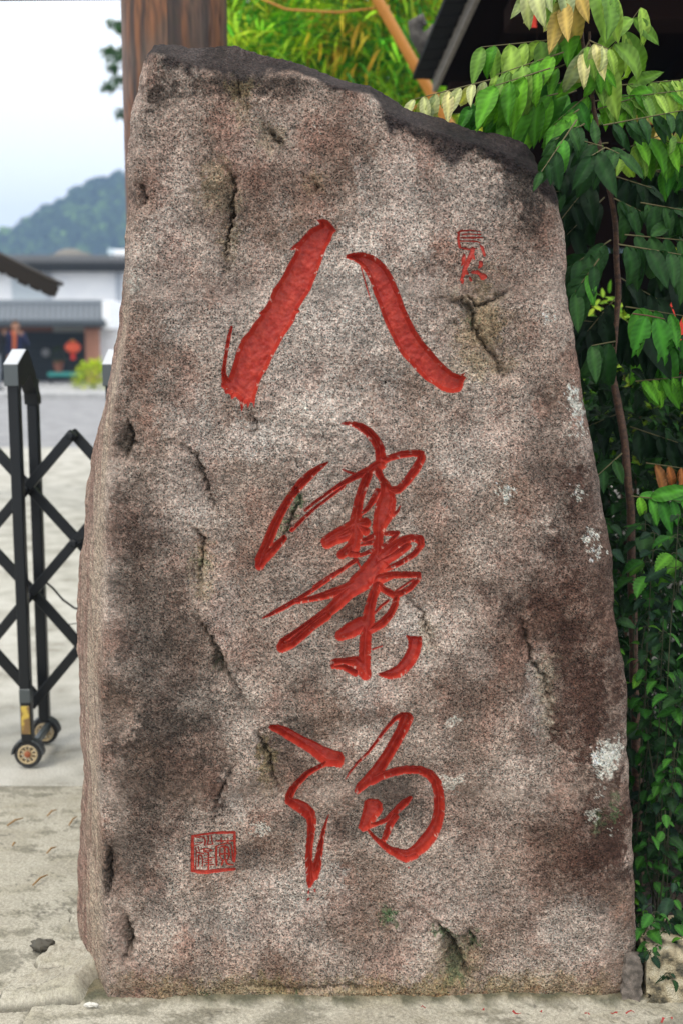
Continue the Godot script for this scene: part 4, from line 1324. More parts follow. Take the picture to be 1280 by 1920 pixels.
# ---------------------------------------------------------------- the folding gate
func gate() -> void:
	var black := mat(lin(0.012, 0.014, 0.016), 0.38, 0.3)
	var steel := mat(lin(0.10, 0.115, 0.12), 0.40, 0.5)
	var hood_steel := mat(lin(0.09, 0.105, 0.11), 0.5, 0.1)
	var hood_sky_sheen := mat(lin(0.50, 0.52, 0.54), 0.4, 0.1)  # sky reflection on the sloping hood top, painted in as pale grey
	var grey := mat(lin(0.055, 0.06, 0.065), 0.5, 0.1)
	var rubber := mat(lin(0.02, 0.02, 0.02), 0.7)
	var cream := mat(lin(0.55, 0.43, 0.25), 0.5)
	var rust := mat(lin(0.30, 0.085, 0.03), 0.6)
	var yellow := clad(mat(Color.WHITE, 0.45), mottle_texture(128, 0.02, 3, [[0.35, lin(0.22, 0.13, 0.05)], [0.5, lin(0.62, 0.45, 0.08)]], 61, 0.05), 0.25)
	var g := thing("folding_gate", "black folding metal gate with crossed bars on small wheels", "gate")
	const ZF := -1.47
	const ZB := -1.71
	const PITCH := 0.326
	var x0 := spot(34, 900, -1.47).x
	for n in range(-2, 4):
		var x := x0 + n * PITCH
		for side in 2:
			var z := ZF if side == 0 else ZB
			var leg := put("leg", box(Vector3(x - 0.019, 0.10, z - 0.019), Vector3(x + 0.019, 1.39 if side == 0 else 1.35, z + 0.019), 0.004), black, g)
			# wheel
			var face_z := 1.0 if side == 0 else -1.0
			var c := Vector3(x, 0.058, z + 0.0)
			var turn := Transform3D(Basis(Vector3.RIGHT, PI / 2), c)
			var wheel := put("wheel", lathe([Vector2(0.030, -0.013), Vector2(0.044, -0.013), Vector2(0.048, -0.008), Vector2(0.048, 0.008), Vector2(0.044, 0.013), Vector2(0.034, 0.013), Vector2(0.034, -0.013)], 28, turn), rubber, g)
			var st := st_new()
			add_lathe(st, [Vector2(0.029, -0.011), Vector2(0.034, -0.013), Vector2(0.0345, 0.013), Vector2(0.030, 0.0145), Vector2(0.028, 0.011)], 28, turn)
			for k in 10:
				var a := TAU * k / 10.0
				var t := Transform3D(Basis(Vector3(0, 0, 1), a), c)
				add_box(st, Vector3(0.010, -0.0026, -0.010), Vector3(0.030, 0.0026, 0.010), 0.0, t)
			put("rim", st.commit(), cream, wheel)
			put("hub", lathe([Vector2(0.0, -0.016), Vector2(0.011, -0.016), Vector2(0.012, 0.0), Vector2(0.011, 0.016), Vector2(0.006, 0.019), Vector2(0.0, 0.019)], 16, turn), rust, wheel)
			var arc := []
			for k in 15: arc.append(Vector2(cos(PI * k / 14.0), sin(PI * k / 14.0) * 1.0) * 0.056)
			for k in 15: arc.append(Vector2(cos(PI * (14 - k) / 14.0), sin(PI * (14 - k) / 14.0)) * 0.050)
			put("mudguard", prism(arc, 0.036, 0.0, Transform3D(Basis(), c + Vector3(0, 0.0, 0.018))), grey, wheel)
			if side == 0:
				put("collar", box(Vector3(x - 0.0195, 0.245, z - 0.0195), Vector3(x + 0.0195, 0.295, z + 0.0205), 0.002), steel, leg)
				put("reflector", box(Vector3(x - 0.015, 0.135, z + 0.0195), Vector3(x + 0.015, 0.235, z + 0.022), 0.001), yellow, leg)
			else:
				put("collar", box(Vector3(x - 0.023, 1.26, z - 0.023), Vector3(x + 0.023, 1.285, z + 0.023), 0.003), black, leg)
		put("foot_bar", box(Vector3(x + 0.004, 0.07, ZB), Vector3(x + 0.026, 0.095, ZF), 0.003), steel, g)
		# hood that joins the two legs, seen from its sloping front
		var hood := [Vector2(ZF + 0.028, 1.335), Vector2(ZF + 0.028, 1.405), Vector2(ZF - 0.085, 1.452), Vector2(ZF - 0.115, 1.452), Vector2(ZF - 0.20, 1.375), Vector2(ZB - 0.028, 1.285), Vector2(ZB - 0.028, 1.262), Vector2(ZB + 0.024, 1.262), Vector2(ZB + 0.03, 1.30), Vector2(ZF - 0.13, 1.37), Vector2(ZF - 0.03, 1.335)]
		var hood_z := []
		for p in hood: hood_z.append(Vector2(-p.x, p.y))
		put("hood", prism(hood_z, 0.046, 0.0, Transform3D(Basis(Vector3.UP, PI / 2), Vector3(x + 0.022, 0, 0))), black, g)
		put("hood_front", box(Vector3(x - 0.0245, 1.336, ZF + 0.0275), Vector3(x + 0.0225, 1.405, ZF + 0.0315), 0.001), hood_steel, g)
		var slope := Vector2(-0.1134, 0.0475)
		put("hood_top", box(Vector3(-0.0245, 0.0, -slope.length()), Vector3(0.0225, 0.004, 0.0), 0.001, Transform3D(Basis(Vector3.RIGHT, atan2(slope.y, -slope.x)), Vector3(x, 1.405, ZF + 0.030))), hood_sky_sheen, g)
		if n == 3: continue
		# crossed bars of one bay: nodes on the legs at 0.21, 0.60, 0.975 and between them at 0.41, 0.79, 1.16
		for bar in [[0.0, 0.975, 0.5, 1.161, 0], [0.0, 0.600, 1.0, 0.975, 0], [0.0, 0.211, 1.0, 0.600, 0], [0.5, 1.161, 1.0, 0.975, 1], [0.0, 0.975, 1.0, 0.600, 1], [0.0, 0.600, 1.0, 0.211, 1]]:
			var z: float = -1.565 if bar[4] == 0 else -1.615
			var a := Vector3(x + bar[0] * PITCH, bar[1], z)
			var b := Vector3(x + bar[2] * PITCH, bar[3], z)
			var d := b - a
			var t := Transform3D(Basis(Vector3(0, 0, 1), atan2(d.y, d.x)), a)
			put("crossing_bar", box(Vector3(-0.015, -0.017, -0.012), Vector3(d.length() + 0.015, 0.017, 0.012), 0.003, t), black, g)
		for node in [[0.5, 1.161], [0.5, 0.788], [0.5, 0.405], [0.0, 0.975], [0.0, 0.600], [0.0, 0.211]]:
			put("pivot_bolt", lathe([Vector2(0.0, 0.0), Vector2(0.013, 0.0), Vector2(0.013, 0.09), Vector2(0.009, 0.094), Vector2(0.0, 0.094)], 12, Transform3D(Basis(Vector3.RIGHT, PI / 2), Vector3(x + node[0] * PITCH, node[1], -1.637))), black, g)
	var cable := []
	for p in [[70, 1085], [86, 1091], [100, 1103], [118, 1124], [140, 1140], [165, 1146]]: cable.append(spot(p[0], p[1], -1.62))
	put("cable", tube(cable, [0.004, 0.004, 0.004, 0.004, 0.004, 0.004], 6), rubber, g)
	var thin := []
	for p in [[112, 1166], [128, 1171], [150, 1168]]: thin.append(spot(p[0], p[1], -1.62))
	put("cable", tube(thin, [0.0018, 0.0018, 0.0018], 6), rubber, g)

# ---------------------------------------------------------------- wooden post behind the stone
func timber_post() -> void:
	var c := spot(328, 60, -2.05)
	var side := 1024
	var streak := noise(0.02, 4, FastNoiseLite.TYPE_SIMPLEX_SMOOTH, 71)
	var fibre := noise(0.09, 2, FastNoiseLite.TYPE_SIMPLEX_SMOOTH, 72)
	var mesh := grid_mesh(160, 260, func(i: int, j: int) -> Array:
		var a := TAU * i / 160.0
		var y := 3.4 * j / 260.0
		var u := i / 160.0 * 1.2
		var bend := n_low.get_noise_2d(y * 0.7, 4.0) * 0.05
		var s := streak.get_noise_2d((u + bend) * 700.0, y * 9.0) * 0.5 + 0.5
		var f := fibre.get_noise_2d((u + bend) * 1500.0, y * 30.0)
		var crack := smoothstep(0.035, 0.0, absf(streak.get_noise_2d((u + bend) * 260.0 + 90.0, y * 2.5))) * smoothstep(-0.1, 0.3, n_low.get_noise_2d(u * 3.0, y * 0.8))
		var r := 0.192 + f * 0.0012 - crack * 0.006
		var c1 := Color(0.150, 0.058, 0.020).lerp(Color(0.034, 0.018, 0.011), clampf((s - 0.36) * 4.0, 0.0, 1.0))
		c1 = c1.lerp(Color(0.085, 0.060, 0.044), clampf(n_low.get_noise_2d(u * 4.0 + 9.0, y * 1.6) * 1.6, 0.0, 0.55))
		c1 = c1 * (1.0 + f * 0.7)
		c1 = c1.lerp(Color(0.012, 0.009, 0.007), crack * 0.9)
		for kn in [[0.605, 2.43, 0.05], [0.52, 1.95, 0.035], [0.70, 2.15, 0.03]]:
			var q: float = Vector2((u / 1.2 - kn[0]) * 1.2, (y - kn[1]) * 0.55).length() / kn[2]
			if q < 1.6: c1 = c1.lerp(Color(0.03, 0.018, 0.012), smoothstep(1.6, 0.2, q + f) * 0.85)
		c1.a = 1.0
		return [Vector3(sin(a) * r, y, cos(a) * r), c1])
	var m := mat(Color.WHITE, 0.55)
	m.vertex_color_use_as_albedo = true
	var t := thing("timber_post", "thick round brown timber post rising behind the stone", "timber post", Vector3(c.x, 0, c.z))
	put("shaft", mesh, m, t)
	put("plinth", lathe([Vector2(0.0, 0.0), Vector2(0.27, 0.0), Vector2(0.27, 0.10), Vector2(0.24, 0.16), Vector2(0.2, 0.18), Vector2(0.0, 0.18)], 32), mat(lin(0.25, 0.24, 0.22), 0.8), t)
	# pole that runs from the post out over the gate, at the very top
	var a := spot(-900, 4, -2.05)
	var b := spot(290, -6, -2.05)
	tag(put("roof_pole", tube([a, a.lerp(b, 0.5), b], [0.012, 0.011, 0.010], 8), mat(lin(0.11, 0.08, 0.05), 0.7)), "thin brown pole running left from the timber post", "pole")

# ---------------------------------------------------------------- foliage helpers
func leaf_mesh(length: float, width: float, droop: float, ribs: int, wavy: float, teeth := 0.0, seed_ := 0, bite := false) -> ArrayMesh:
	# lies along +z from its stalk, upper side up; a light midrib, side veins as furrows
	var nu := 18
	var v := PackedVector3Array()
	var c := PackedColorArray()
	var idx := PackedInt32Array()
	var cross := [-1.0, -0.5, -0.07, 0.07, 0.5, 1.0]
	var y := 0.0
	var z := 0.0
	for k in nu + 1:
		var u := float(k) / nu
		var ang := droop * u * (0.5 + 0.9 * u)
		if k > 0:
			z += cos(ang) * length / nu
			y -= sin(ang) * length / nu
		var w := width * 0.5 * pow(sin(PI * pow(clampf(u, 0.0, 1.0), 0.78)), 0.85) * (1.0 - 0.25 * u) * 1.12 + 0.0006
		if u > 0.9: w *= 0.8
		if teeth > 0.0: w *= 1.0 + teeth * (0.5 if k % 2 == 0 else -0.5)
		for q in 6:
			var e: float = cross[q]
			var ww := w
			if bite and q == 5 and u > 0.45: ww *= 0.45 + 0.3 * sin(u * 40.0 + seed_)
			if bite and q == 0 and u > 0.75: ww *= 0.5
			var furrow := sin((u * ribs - absf(e) * 0.8) * TAU) * 0.012 * length * wavy * (1.0 - absf(absf(e) - 0.5) * 1.6) if absf(e) > 0.1 else 0.0
			var lift := absf(e) * w * 0.30 + n_mid.get_noise_2d(u * 0.3 + seed_ * 3.0, e * 0.15) * length * 0.05 + (sin(u * 9.0 + seed_) * 0.05 * w if absf(e) > 0.9 else 0.0)
			var n := Vector3(0, cos(ang), sin(ang))
			v.append(Vector3(e * ww, y, z) + n * (lift + furrow))
			var t := 1.0 + 0.22 * sin((u * ribs - absf(e) * 0.8) * TAU) * wavy
			var col := Color(0.62, 0.62, 0.62) * t
			if absf(e) < 0.1: col = Color(1.0, 1.0, 0.9)
			col.a = 1.0
			c.append(col)
	for k in nu:
		for q in 5:
			var a := k * 6 + q
			idx.append_array([a, a + 6, a + 1, a + 1, a + 6, a + 7])
	return arrays_mesh(v, normals_of(v, idx), c, idx)

func normals_of(v: PackedVector3Array, idx: PackedInt32Array) -> PackedVector3Array:
	var n := PackedVector3Array()
	n.resize(v.size())
	for k in range(0, idx.size(), 3):
		var q := (v[idx[k + 2]] - v[idx[k]]).cross(v[idx[k + 1]] - v[idx[k]])
		for j in 3: n[idx[k + j]] += q
	for k in n.size(): n[k] = n[k].normalized()
	return n

func blade_mesh(length: float, width: float) -> ArrayMesh:  # a small leaf of few faces for masses
	var v := PackedVector3Array([Vector3(0, 0, 0), Vector3(-width * 0.5, length * 0.04, length * 0.4), Vector3(0, -length * 0.02, length * 0.45), Vector3(width * 0.5, length * 0.04, length * 0.4), Vector3(0, -length * 0.12, length)])
	var idx := PackedInt32Array([0, 1, 2, 0, 2, 3, 1, 4, 2, 2, 4, 3])
	var c := PackedColorArray()
	for k in 5: c.append(Color.WHITE)
	return arrays_mesh(v, normals_of(v, idx), c, idx)

func leaf_place(at: Vector3, dir: Vector3, up: Vector3, s: float) -> Transform3D:
	var z := dir.normalized()
	var x := up.cross(z)
	if x.length() < 0.01: x = Vector3.RIGHT.cross(z)
	x = x.normalized()
	return Transform3D(Basis(x * s, z.cross(x) * s, z * s), at)

func mass(called: String, parent: Node, mesh: Mesh, m: Material, where: Array, tints: Array) -> MultiMeshInstance3D:
	var mm := MultiMesh.new()
	mm.transform_format = MultiMesh.TRANSFORM_3D
	mm.use_colors = true
	mm.mesh = mesh
	mm.instance_count = where.size()
	for k in where.size():
		mm.set_instance_transform(k, where[k])
		mm.set_instance_color(k, tints[k])
	var o := MultiMeshInstance3D.new()
	o.name = numbered(called) if parent == self else called
	o.multimesh = mm
	o.material_override = m
	parent.add_child(o, true)
	o.set_meta("kind", "stuff")
	return o

func ball() -> Vector3:
	var v := Vector3(rng.randfn(), rng.randfn(), rng.randfn())
	return v.normalized()

# ---------------------------------------------------------------- people
func nets(st: SurfaceTool, bones: Array, cell: float, blend: float) -> void:   # one skin round tapered bones [a, b, radius a, radius b, colour]
	var lo := Vector3(1e9, 1e9, 1e9)
	var hi := -lo
	for b in bones:
		var r: float = maxf(b[2], b[3]) + cell * 2.0
		lo = lo.min(b[0] - Vector3.ONE * r).min(b[1] - Vector3.ONE * r)
		hi = hi.max(b[0] + Vector3.ONE * r).max(b[1] + Vector3.ONE * r)
	var n := Vector3i((hi - lo) / cell) + Vector3i.ONE * 2
	var val := PackedFloat32Array()
	val.resize(n.x * n.y * n.z)
	for k in n.z:
		for j in n.y:
			for i in n.x:
				var p := lo + Vector3(i, j, k) * cell
				var d := 1.0
				for b in bones:
					var ab: Vector3 = b[1] - b[0]
					var u := clampf((p - b[0]).dot(ab) / maxf(ab.length_squared(), 1e-8), 0.0, 1.0)
					d = smin(d, p.distance_to(b[0] + ab * u) - lerpf(b[2], b[3], u), blend)
				val[(k * n.y + j) * n.x + i] = d
	var at := {}
	var verts := PackedVector3Array()
	var cols := PackedColorArray()
	for k in n.z - 1:
		for j in n.y - 1:
			for i in n.x - 1:
				var inside := 0
				var sum := Vector3()
				var cuts := 0
				var v8 := []
				for c in 8:
					var f := val[((k + (c >> 2)) * n.y + j + ((c >> 1) & 1)) * n.x + i + (c & 1)]
					v8.append(f)
					if f < 0.0: inside += 1
				if inside == 0 or inside == 8: continue
				for c in 8:
					for axis in 3:
						if c & (1 << axis): continue
						var o := c | (1 << axis)
						if (v8[c] < 0.0) != (v8[o] < 0.0):
							var t: float = v8[c] / (v8[c] - v8[o])
							sum += Vector3(c & 1, (c >> 1) & 1, c >> 2).lerp(Vector3(o & 1, (o >> 1) & 1, o >> 2), t)
							cuts += 1
				var p := lo + (Vector3(i, j, k) + sum / cuts) * cell
				at[Vector3i(i, j, k)] = verts.size()
				verts.append(p)
				var best := 1e9
				var col := Color.WHITE
				for b in bones:
					var ab: Vector3 = b[1] - b[0]
					var u := clampf((p - b[0]).dot(ab) / maxf(ab.length_squared(), 1e-8), 0.0, 1.0)
					var d := p.distance_to(b[0] + ab * u) - lerpf(b[2], b[3], u)
					if d < best:
						best = d
						col = b[4]
				cols.append(col)
	var idx := PackedInt32Array()
	for q in at.keys():
		for axis in 3:
			var s: Vector3i = q
			var e := Vector3i()
			e[axis] = 1
			var f0 := val[(s.z * n.y + s.y) * n.x + s.x]
			var s1 := s + e
			if s1.x >= n.x or s1.y >= n.y or s1.z >= n.z: continue
			var f1 := val[(s1.z * n.y + s1.y) * n.x + s1.x]
			if (f0 < 0.0) == (f1 < 0.0): continue
			var u := Vector3i()
			u[(axis + 1) % 3] = 1
			var w := Vector3i()
			w[(axis + 2) % 3] = 1
			if not (at.has(s - u) and at.has(s - w) and at.has(s - u - w)): continue
			var a: int = at[s]
			var b: int = at[s - u]
			var c: int = at[s - u - w]
			var d: int = at[s - w]
			if f0 < 0.0: idx.append_array([a, c, b, a, d, c])
			else: idx.append_array([a, b, c, a, c, d])
	var nn := normals_of(verts, idx)
	for k in idx:
		st.set_normal(nn[k])
		st.set_color(cols[k])
		st.add_vertex(verts[k])

func person(label: String, at: Vector3, turn: float, tall: float, top: Color, legs: Color, hair_c: Color, raised: bool) -> Node3D:
	var skin := Color(0.42, 0.22, 0.13)
	var shoe := Color(0.02, 0.02, 0.02)
	var s := tall / 1.72
	var bones := []
	var add := func(a: Vector3, b: Vector3, ra: float, rb: float, c: Color) -> void: bones.append([a * s, b * s, ra * s, rb * s, c])
	for k in [-1.0, 1.0]:
		add.call(Vector3(0.085 * k, 0.90, 0), Vector3(0.095 * k, 0.50, 0.015), 0.085, 0.058, legs)
		add.call(Vector3(0.095 * k, 0.50, 0.015), Vector3(0.10 * k, 0.10, -0.01), 0.058, 0.042, legs)
		add.call(Vector3(0.10 * k, 0.045, -0.03), Vector3(0.115 * k, 0.035, 0.14), 0.042, 0.032, shoe)
		add.call(Vector3(0.05 * k, 1.10, 0.0), Vector3(0.11 * k, 1.36, 0.0), 0.115, 0.095, top)
		add.call(Vector3(0.05 * k, 0.95, 0.0), Vector3(0.05 * k, 1.12, 0.0), 0.115, 0.11, top)
	add.call(Vector3(0, 1.38, 0), Vector3(0, 1.50, 0.01), 0.055, 0.05, skin)
	var hands := []
	for k in [-1.0, 1.0]:
		var sh := Vector3(0.185 * k, 1.38, 0)
		var el := Vector3(0.235 * k, 1.10, 0.0)
		var wr := Vector3(0.22 * k, 0.86, 0.10)
		if raised and k > 0:
			el = Vector3(0.25, 1.14, 0.12)
			wr = Vector3(0.10, 1.36, 0.26)
		add.call(sh, el, 0.055, 0.042, top)
		add.call(el, wr, 0.042, 0.032, top)
		hands.append([wr, (wr - el).normalized(), k])
	var st := st_new()
	nets(st, bones, 0.026 * s, 0.035)
	var head := []
	for b in [[Vector3(0, 1.60, -0.01), Vector3(0, 1.62, 0.0), 0.092, 0.092], [Vector3(0, 1.53, 0.035), Vector3(0, 1.50, 0.05), 0.062, 0.045], [Vector3(0, 1.48, 0.0), Vector3(0, 1.54, 0.0), 0.05, 0.055], [Vector3(0, 1.585, 0.098), Vector3(0, 1.56, 0.112), 0.010, 0.015], [Vector3(-0.088, 1.58, -0.005), Vector3(-0.09, 1.555, 0.0), 0.018, 0.014], [Vector3(0.088, 1.58, -0.005), Vector3(0.09, 1.555, 0.0), 0.018, 0.014], [Vector3(-0.02, 1.520, 0.092), Vector3(0.02, 1.520, 0.092), 0.010, 0.010]]:
		head.append([b[0] * s, b[1] * s, b[2] * s, b[3] * s, skin])
	head[6][4] = Color(0.30, 0.11, 0.09)
	for k in [-1.0, 1.0]: head.append([Vector3(0.034 * k, 1.592, 0.082) * s, Vector3(0.034 * k, 1.592, 0.084) * s, 0.012 * s, 0.012 * s, Color(0.03, 0.02, 0.02)])
	nets(st, head, 0.012 * s, 0.015)
	for h in hands:
		var w: Vector3 = h[0]
		var d: Vector3 = h[1]
		var side := d.cross(Vector3(0, 0, 1)).normalized()
		var fwd := side.cross(d)
		var hb := []
		var ah := func(a: Vector3, b: Vector3, ra: float, rb: float) -> void: hb.append([a * s, b * s, ra * s, rb * s, skin])
		ah.call(w - d * 0.02, w + d * 0.08, 0.026, 0.030)
		for f in 4:
			var o := side * (f - 1.5) * 0.021
			var l: float = [0.065, 0.075, 0.070, 0.055][f]
			ah.call(w + d * 0.085 + o, w + d * (0.085 + l * 0.55) + o + fwd * 0.008, 0.0095, 0.009)
			ah.call(w + d * (0.085 + l * 0.55) + o + fwd * 0.008, w + d * (0.085 + l) + o + fwd * 0.028, 0.009, 0.008)
		ah.call(w + d * 0.025 + side * 0.026 * h[2], w + d * 0.075 + side * 0.055 * h[2] + fwd * 0.015, 0.012, 0.009)
		nets(st, hb, 0.0075 * s, 0.008)
	var m := mat(Color.WHITE, 0.8)
	m.vertex_color_use_as_albedo = true
	var o := thing("person", label, "person", at)
	o.rotation.y = turn
	put("body", st.commit(), m, o)
	var hs := st_new()
	nets(hs, [[Vector3(0, 1.625, -0.02) * s, Vector3(0, 1.64, -0.005) * s, 0.099 * s, 0.094 * s, hair_c], [Vector3(0, 1.58, -0.05) * s, Vector3(0, 1.62, -0.03) * s, 0.075 * s, 0.085 * s, hair_c]], 0.014 * s, 0.03)
	put("hair", hs.commit(), m, o)
	return o

# ---------------------------------------------------------------- far left: street, gallery, hall, hill
func slab_px(called: String, parent: Node, x0: float, y0: float, x1: float, y1: float, z: float, back: float, m: Material, bevel := 0.0) -> MeshInstance3D:
	var a := spot(x0, y1, z)
	var b := spot(x1, y0, z)
	return put(called, box(Vector3(minf(a.x, b.x), a.y, z - back), Vector3(maxf(a.x, b.x), b.y, z), bevel), m, parent)

func street() -> void:
	var white := clad(mat(Color.WHITE, 0.85), mottle_texture(256, 0.02, 4, [[0.2, lin(0.86, 0.88, 0.91)], [0.7, lin(0.92, 0.935, 0.955)]], 81, 0.03), 4.0)
	var tile := mat(lin(0.15, 0.175, 0.20), 0.6)
	var pan := mat(lin(0.05, 0.06, 0.07), 0.7)
	var dark_tile := mat(lin(0.045, 0.047, 0.05), 0.7)
	var dark := mat(lin(0.012, 0.018, 0.020), 0.6)
	var brown := mat(lin(0.13, 0.045, 0.02), 0.7)
	var pave := clad(mat(Color.WHITE, 0.9), mottle_texture(256, 0.03, 3, [[0.2, lin(0.34, 0.34, 0.34)], [0.8, lin(0.46, 0.46, 0.46)]], 83, 0.06), 2.0)
	struct("pavement", box(Vector3(-60, -0.05, -60), Vector3(30, 0.15, -26.5), 0.02), pave, "pale raised pavement in front of the far buildings")
	# low gallery with a grey tiled roof
	var g := thing("tiled_gallery", "low street gallery with grey tiled roof and dark shutters", "building")
	slab_px("shutter", g, -260, 620, 168, 728, -33.0, 0.15, dark)
	for k in 7: slab_px("shutter_rail", g, -260, 632 + k * 13, 166, 634 + k * 13, -32.96, 0.03, mat(lin(0.022, 0.03, 0.033), 0.5))
	var roof := st_new()
	var e0 := spot(-260, 604, -30.2)
	var e1 := spot(199, 604, -30.2)
	var t0 := spot(-260, 572, -32.6)
	var t1 := spot(199, 572, -32.6)
	for k in [0.0]:
		face(roof, [e0, e1, t1, t0], Vector3.UP)
		face(roof, [e0 - Vector3(0, 0.12, 0), e1 - Vector3(0, 0.12, 0), t1 - Vector3(0, 0.12, 0), t0 - Vector3(0, 0.12, 0)], Vector3.DOWN)
		face(roof, [e0, e1, e1 - Vector3(0, 0.12, 0), e0 - Vector3(0, 0.12, 0)], Vector3.BACK)
		face(roof, [t0, t1, t1 - Vector3(0, 0.12, 0), t0 - Vector3(0, 0.12, 0)], Vector3.FORWARD)
		face(roof, [e1, t1, t1 - Vector3(0, 0.12, 0), e1 - Vector3(0, 0.12, 0)], Vector3.RIGHT)
	var rf := put("roof", roof.commit(), pan, g)
	var rows := 44
	for k in rows:
		var u := (k + 0.5) / rows
		var a := e0.lerp(e1, u) + Vector3(0, 0.03, 0.06)
		var b := t0.lerp(t1, u) + Vector3(0, 0.03, 0)
		put("tile_row", tube([a, a.lerp(b, 0.5) - Vector3(0, 0.04, 0), b], [0.055, 0.05, 0.05], 8), tile, rf)
	put("ridge", tube([t0 + Vector3(0, 0.06, 0), t1 + Vector3(0.1, 0.06, 0)], [0.10, 0.10], 8), tile, rf)
	slab_px("gable_wall", g, 193, 563, 207, 616, -30.3, 2.4, white, 0.02)
	slab_px("lintel", g, 100, 606, 166, 623, -31.0, 0.3, mat(lin(0.20, 0.20, 0.18), 0.8))
	slab_px("lintel", g, -260, 608, 100, 622, -31.0, 0.3, brown)
	slab_px("pillar", g, 162, 612, 183, 728, -30.9, 0.35, mat(lin(0.42, 0.20, 0.13), 0.8), 0.03)
	slab_px("capital", g, 160, 606, 186, 618, -30.85, 0.45, brown, 0.02)
	slab_px("side_wall", g, 184, 606, 330, 728, -31.6, 0.3, white)
	slab_px("step", g, -260, 722, 330, 731, -30.0, 3.5, pave, 0.03)
	# white hall behind it
	var h := thing("white_hall", "long white two-storey hall with a dark tiled eave", "building")
	slab_px("wall", h, -320, 505, 560, 716, -38.0, 0.4, white)
	for k in 9: slab_px("wall_board", h, 24 + k * 7.4, 514, 29.5 + k * 7.4, 580, -37.93, 0.06, mat(lin(0.50, 0.56, 0.60), 0.7), 0.01)
	for x in [91.0, 222.0]: slab_px("corner_post", h, x, 512, x + 5, 700, -37.9, 0.1, mat(lin(0.42, 0.46, 0.52), 0.7))
	slab_px("fascia", h, -320, 497, 560, 509, -37.6, 0.25, dark_tile)
	var r2 := st_new()
	var a0 := spot(-320, 497, -37.5)
	var a1 := spot(560, 497, -37.5)
	var b0 := spot(-320, 484, -39.5)
	var b1 := spot(560, 484, -39.5)
	face(r2, [a0, a1, b1, b0], Vector3.UP)
	face(r2, [a0 - Vector3(0, 0.2, 0), a1 - Vector3(0, 0.2, 0), b1 - Vector3(0, 0.2, 0), b0 - Vector3(0, 0.2, 0)], Vector3.DOWN)
	var hr := put("roof", r2.commit(), dark_tile, h)
	for k in 88:
		var u := (k + 0.5) / 88.0
		put("tile_row", tube([a0.lerp(a1, u) + Vector3(0, 0.04, 0.05), b0.lerp(b1, u) + Vector3(0, 0.06, 0)], [0.08, 0.08], 6), dark_tile, hr)
	# round thatched roofs and a white tank behind the hall
	var thatch := clad(mat(Color.WHITE, 0.95), mottle_texture(128, 0.08, 3, [[0.2, lin(0.13, 0.12, 0.10)], [0.8, lin(0.24, 0.225, 0.20)]], 86, 0.1), 1.0)
	for d in [[133.0, 466.0, 40.0, "large grey rounded thatched roof behind the white hall"], [164.0, 473.0, 11.0, "small grey rounded finial roof right of the large thatched one"]]:
		var c := spot(d[0], 500, -46.0)
		var top := spot(d[0], d[1], -46.0).y
		var r := size_at(d[2], -46.0)
		var prof := []
		for k in 9: prof.append(Vector2(r * cos(PI / 2 * k / 8.0), c.y + (top - c.y) * sin(PI / 2 * k / 8.0)))
		var o := thing("thatched_hut", d[3], "hut", Vector3(c.x, 0, -46.0))
		put("roof", lathe(prof, 28), thatch, o)
		put("wall", lathe([Vector2(r * 0.9, 0), Vector2(r * 0.9, c.y)], 24), white, o)
	var tank := thing("rooftop_block", "small white block building rising behind the hall roof", "building")
	slab_px("wall", tank, 212, 468, 330, 560, -47.0, 4.0, white, 0.05)
	slab_px("parapet", tank, 203, 466, 212, 500, -46.9, 0.5, mat(lin(0.55, 0.66, 0.72), 0.7), 0.03)
	put("base", box(Vector3(spot(203, 500, -47).x, 0, -51), Vector3(spot(330, 500, -47).x, spot(203, 559, -47.0).y, -47.01)), white, tank)
	# lantern, bench, pot, bush
	var l := spot(137, 651, -30.75)
	var ln := thing("red_lantern", "round red paper lantern with tassel hanging under the gallery", "lantern", l)
	var glow := mat(lin(0.75, 0.10, 0.035), 0.6)
	var pr := []
	for k in 13:
		var a := PI * (k / 12.0 - 0.5)
		pr.append(Vector2(maxf(0.07, 0.215 * cos(a)), 0.165 * sin(a)))
	put("shade", lathe(pr, 20), glow, ln)
	put("cap", lathe([Vector2(0.0, 0.16), Vector2(0.075, 0.16), Vector2(0.06, 0.21), Vector2(0.0, 0.21)], 12), mat(lin(0.55, 0.25, 0.03), 0.4), ln)
	put("tassel", lathe([Vector2(0.02, -0.34), Vector2(0.075, -0.33), Vector2(0.055, -0.20), Vector2(0.07, -0.16), Vector2(0.0, -0.15)], 12), mat(lin(0.55, 0.03, 0.02), 0.8), ln)
	put("string", tube([Vector3(0, 0.2, 0), Vector3(0, 0.42, -0.1)], [0.008, 0.008], 5), dark, ln)
	var be := thing("teal_bench", "teal painted bench before the dark shutters", "bench")
	var teal := mat(lin(0.02, 0.22, 0.20), 0.5)
	slab_px("seat", be, 90, 698, 150, 706, -30.6, 0.4, teal, 0.01)
	for x in [94.0, 144.0]: slab_px("leg", be, x, 706, x + 4, 722, -30.7, 0.06, dark)
	var pp := spot(111, 697.5, -30.8)
	var pot := thing("potted_plant", "dark bushy plant in a terracotta pot on the teal bench", "potted plant", pp)
	put("pot", lathe([Vector2(0.0, 0.0), Vector2(0.10, 0.0), Vector2(0.15, 0.30), Vector2(0.13, 0.30), Vector2(0.0, 0.28)], 16), mat(lin(0.20, 0.07, 0.04), 0.8), pot)
	var w := []
	var tn := []
	for k in 160:
		var d := ball()
		w.append(leaf_place(Vector3(0, 0.45, 0) + d * 0.16, d, Vector3.UP, 1.0))
		tn.append(Color(0.05, 0.07, 0.03))
	var lm := leaf_mat(1, 1, 1)
	mass("foliage", pot, blade_mesh(0.12, 0.04), lm, w, tn)
	var lamp := spot(87, 661, -32.9)
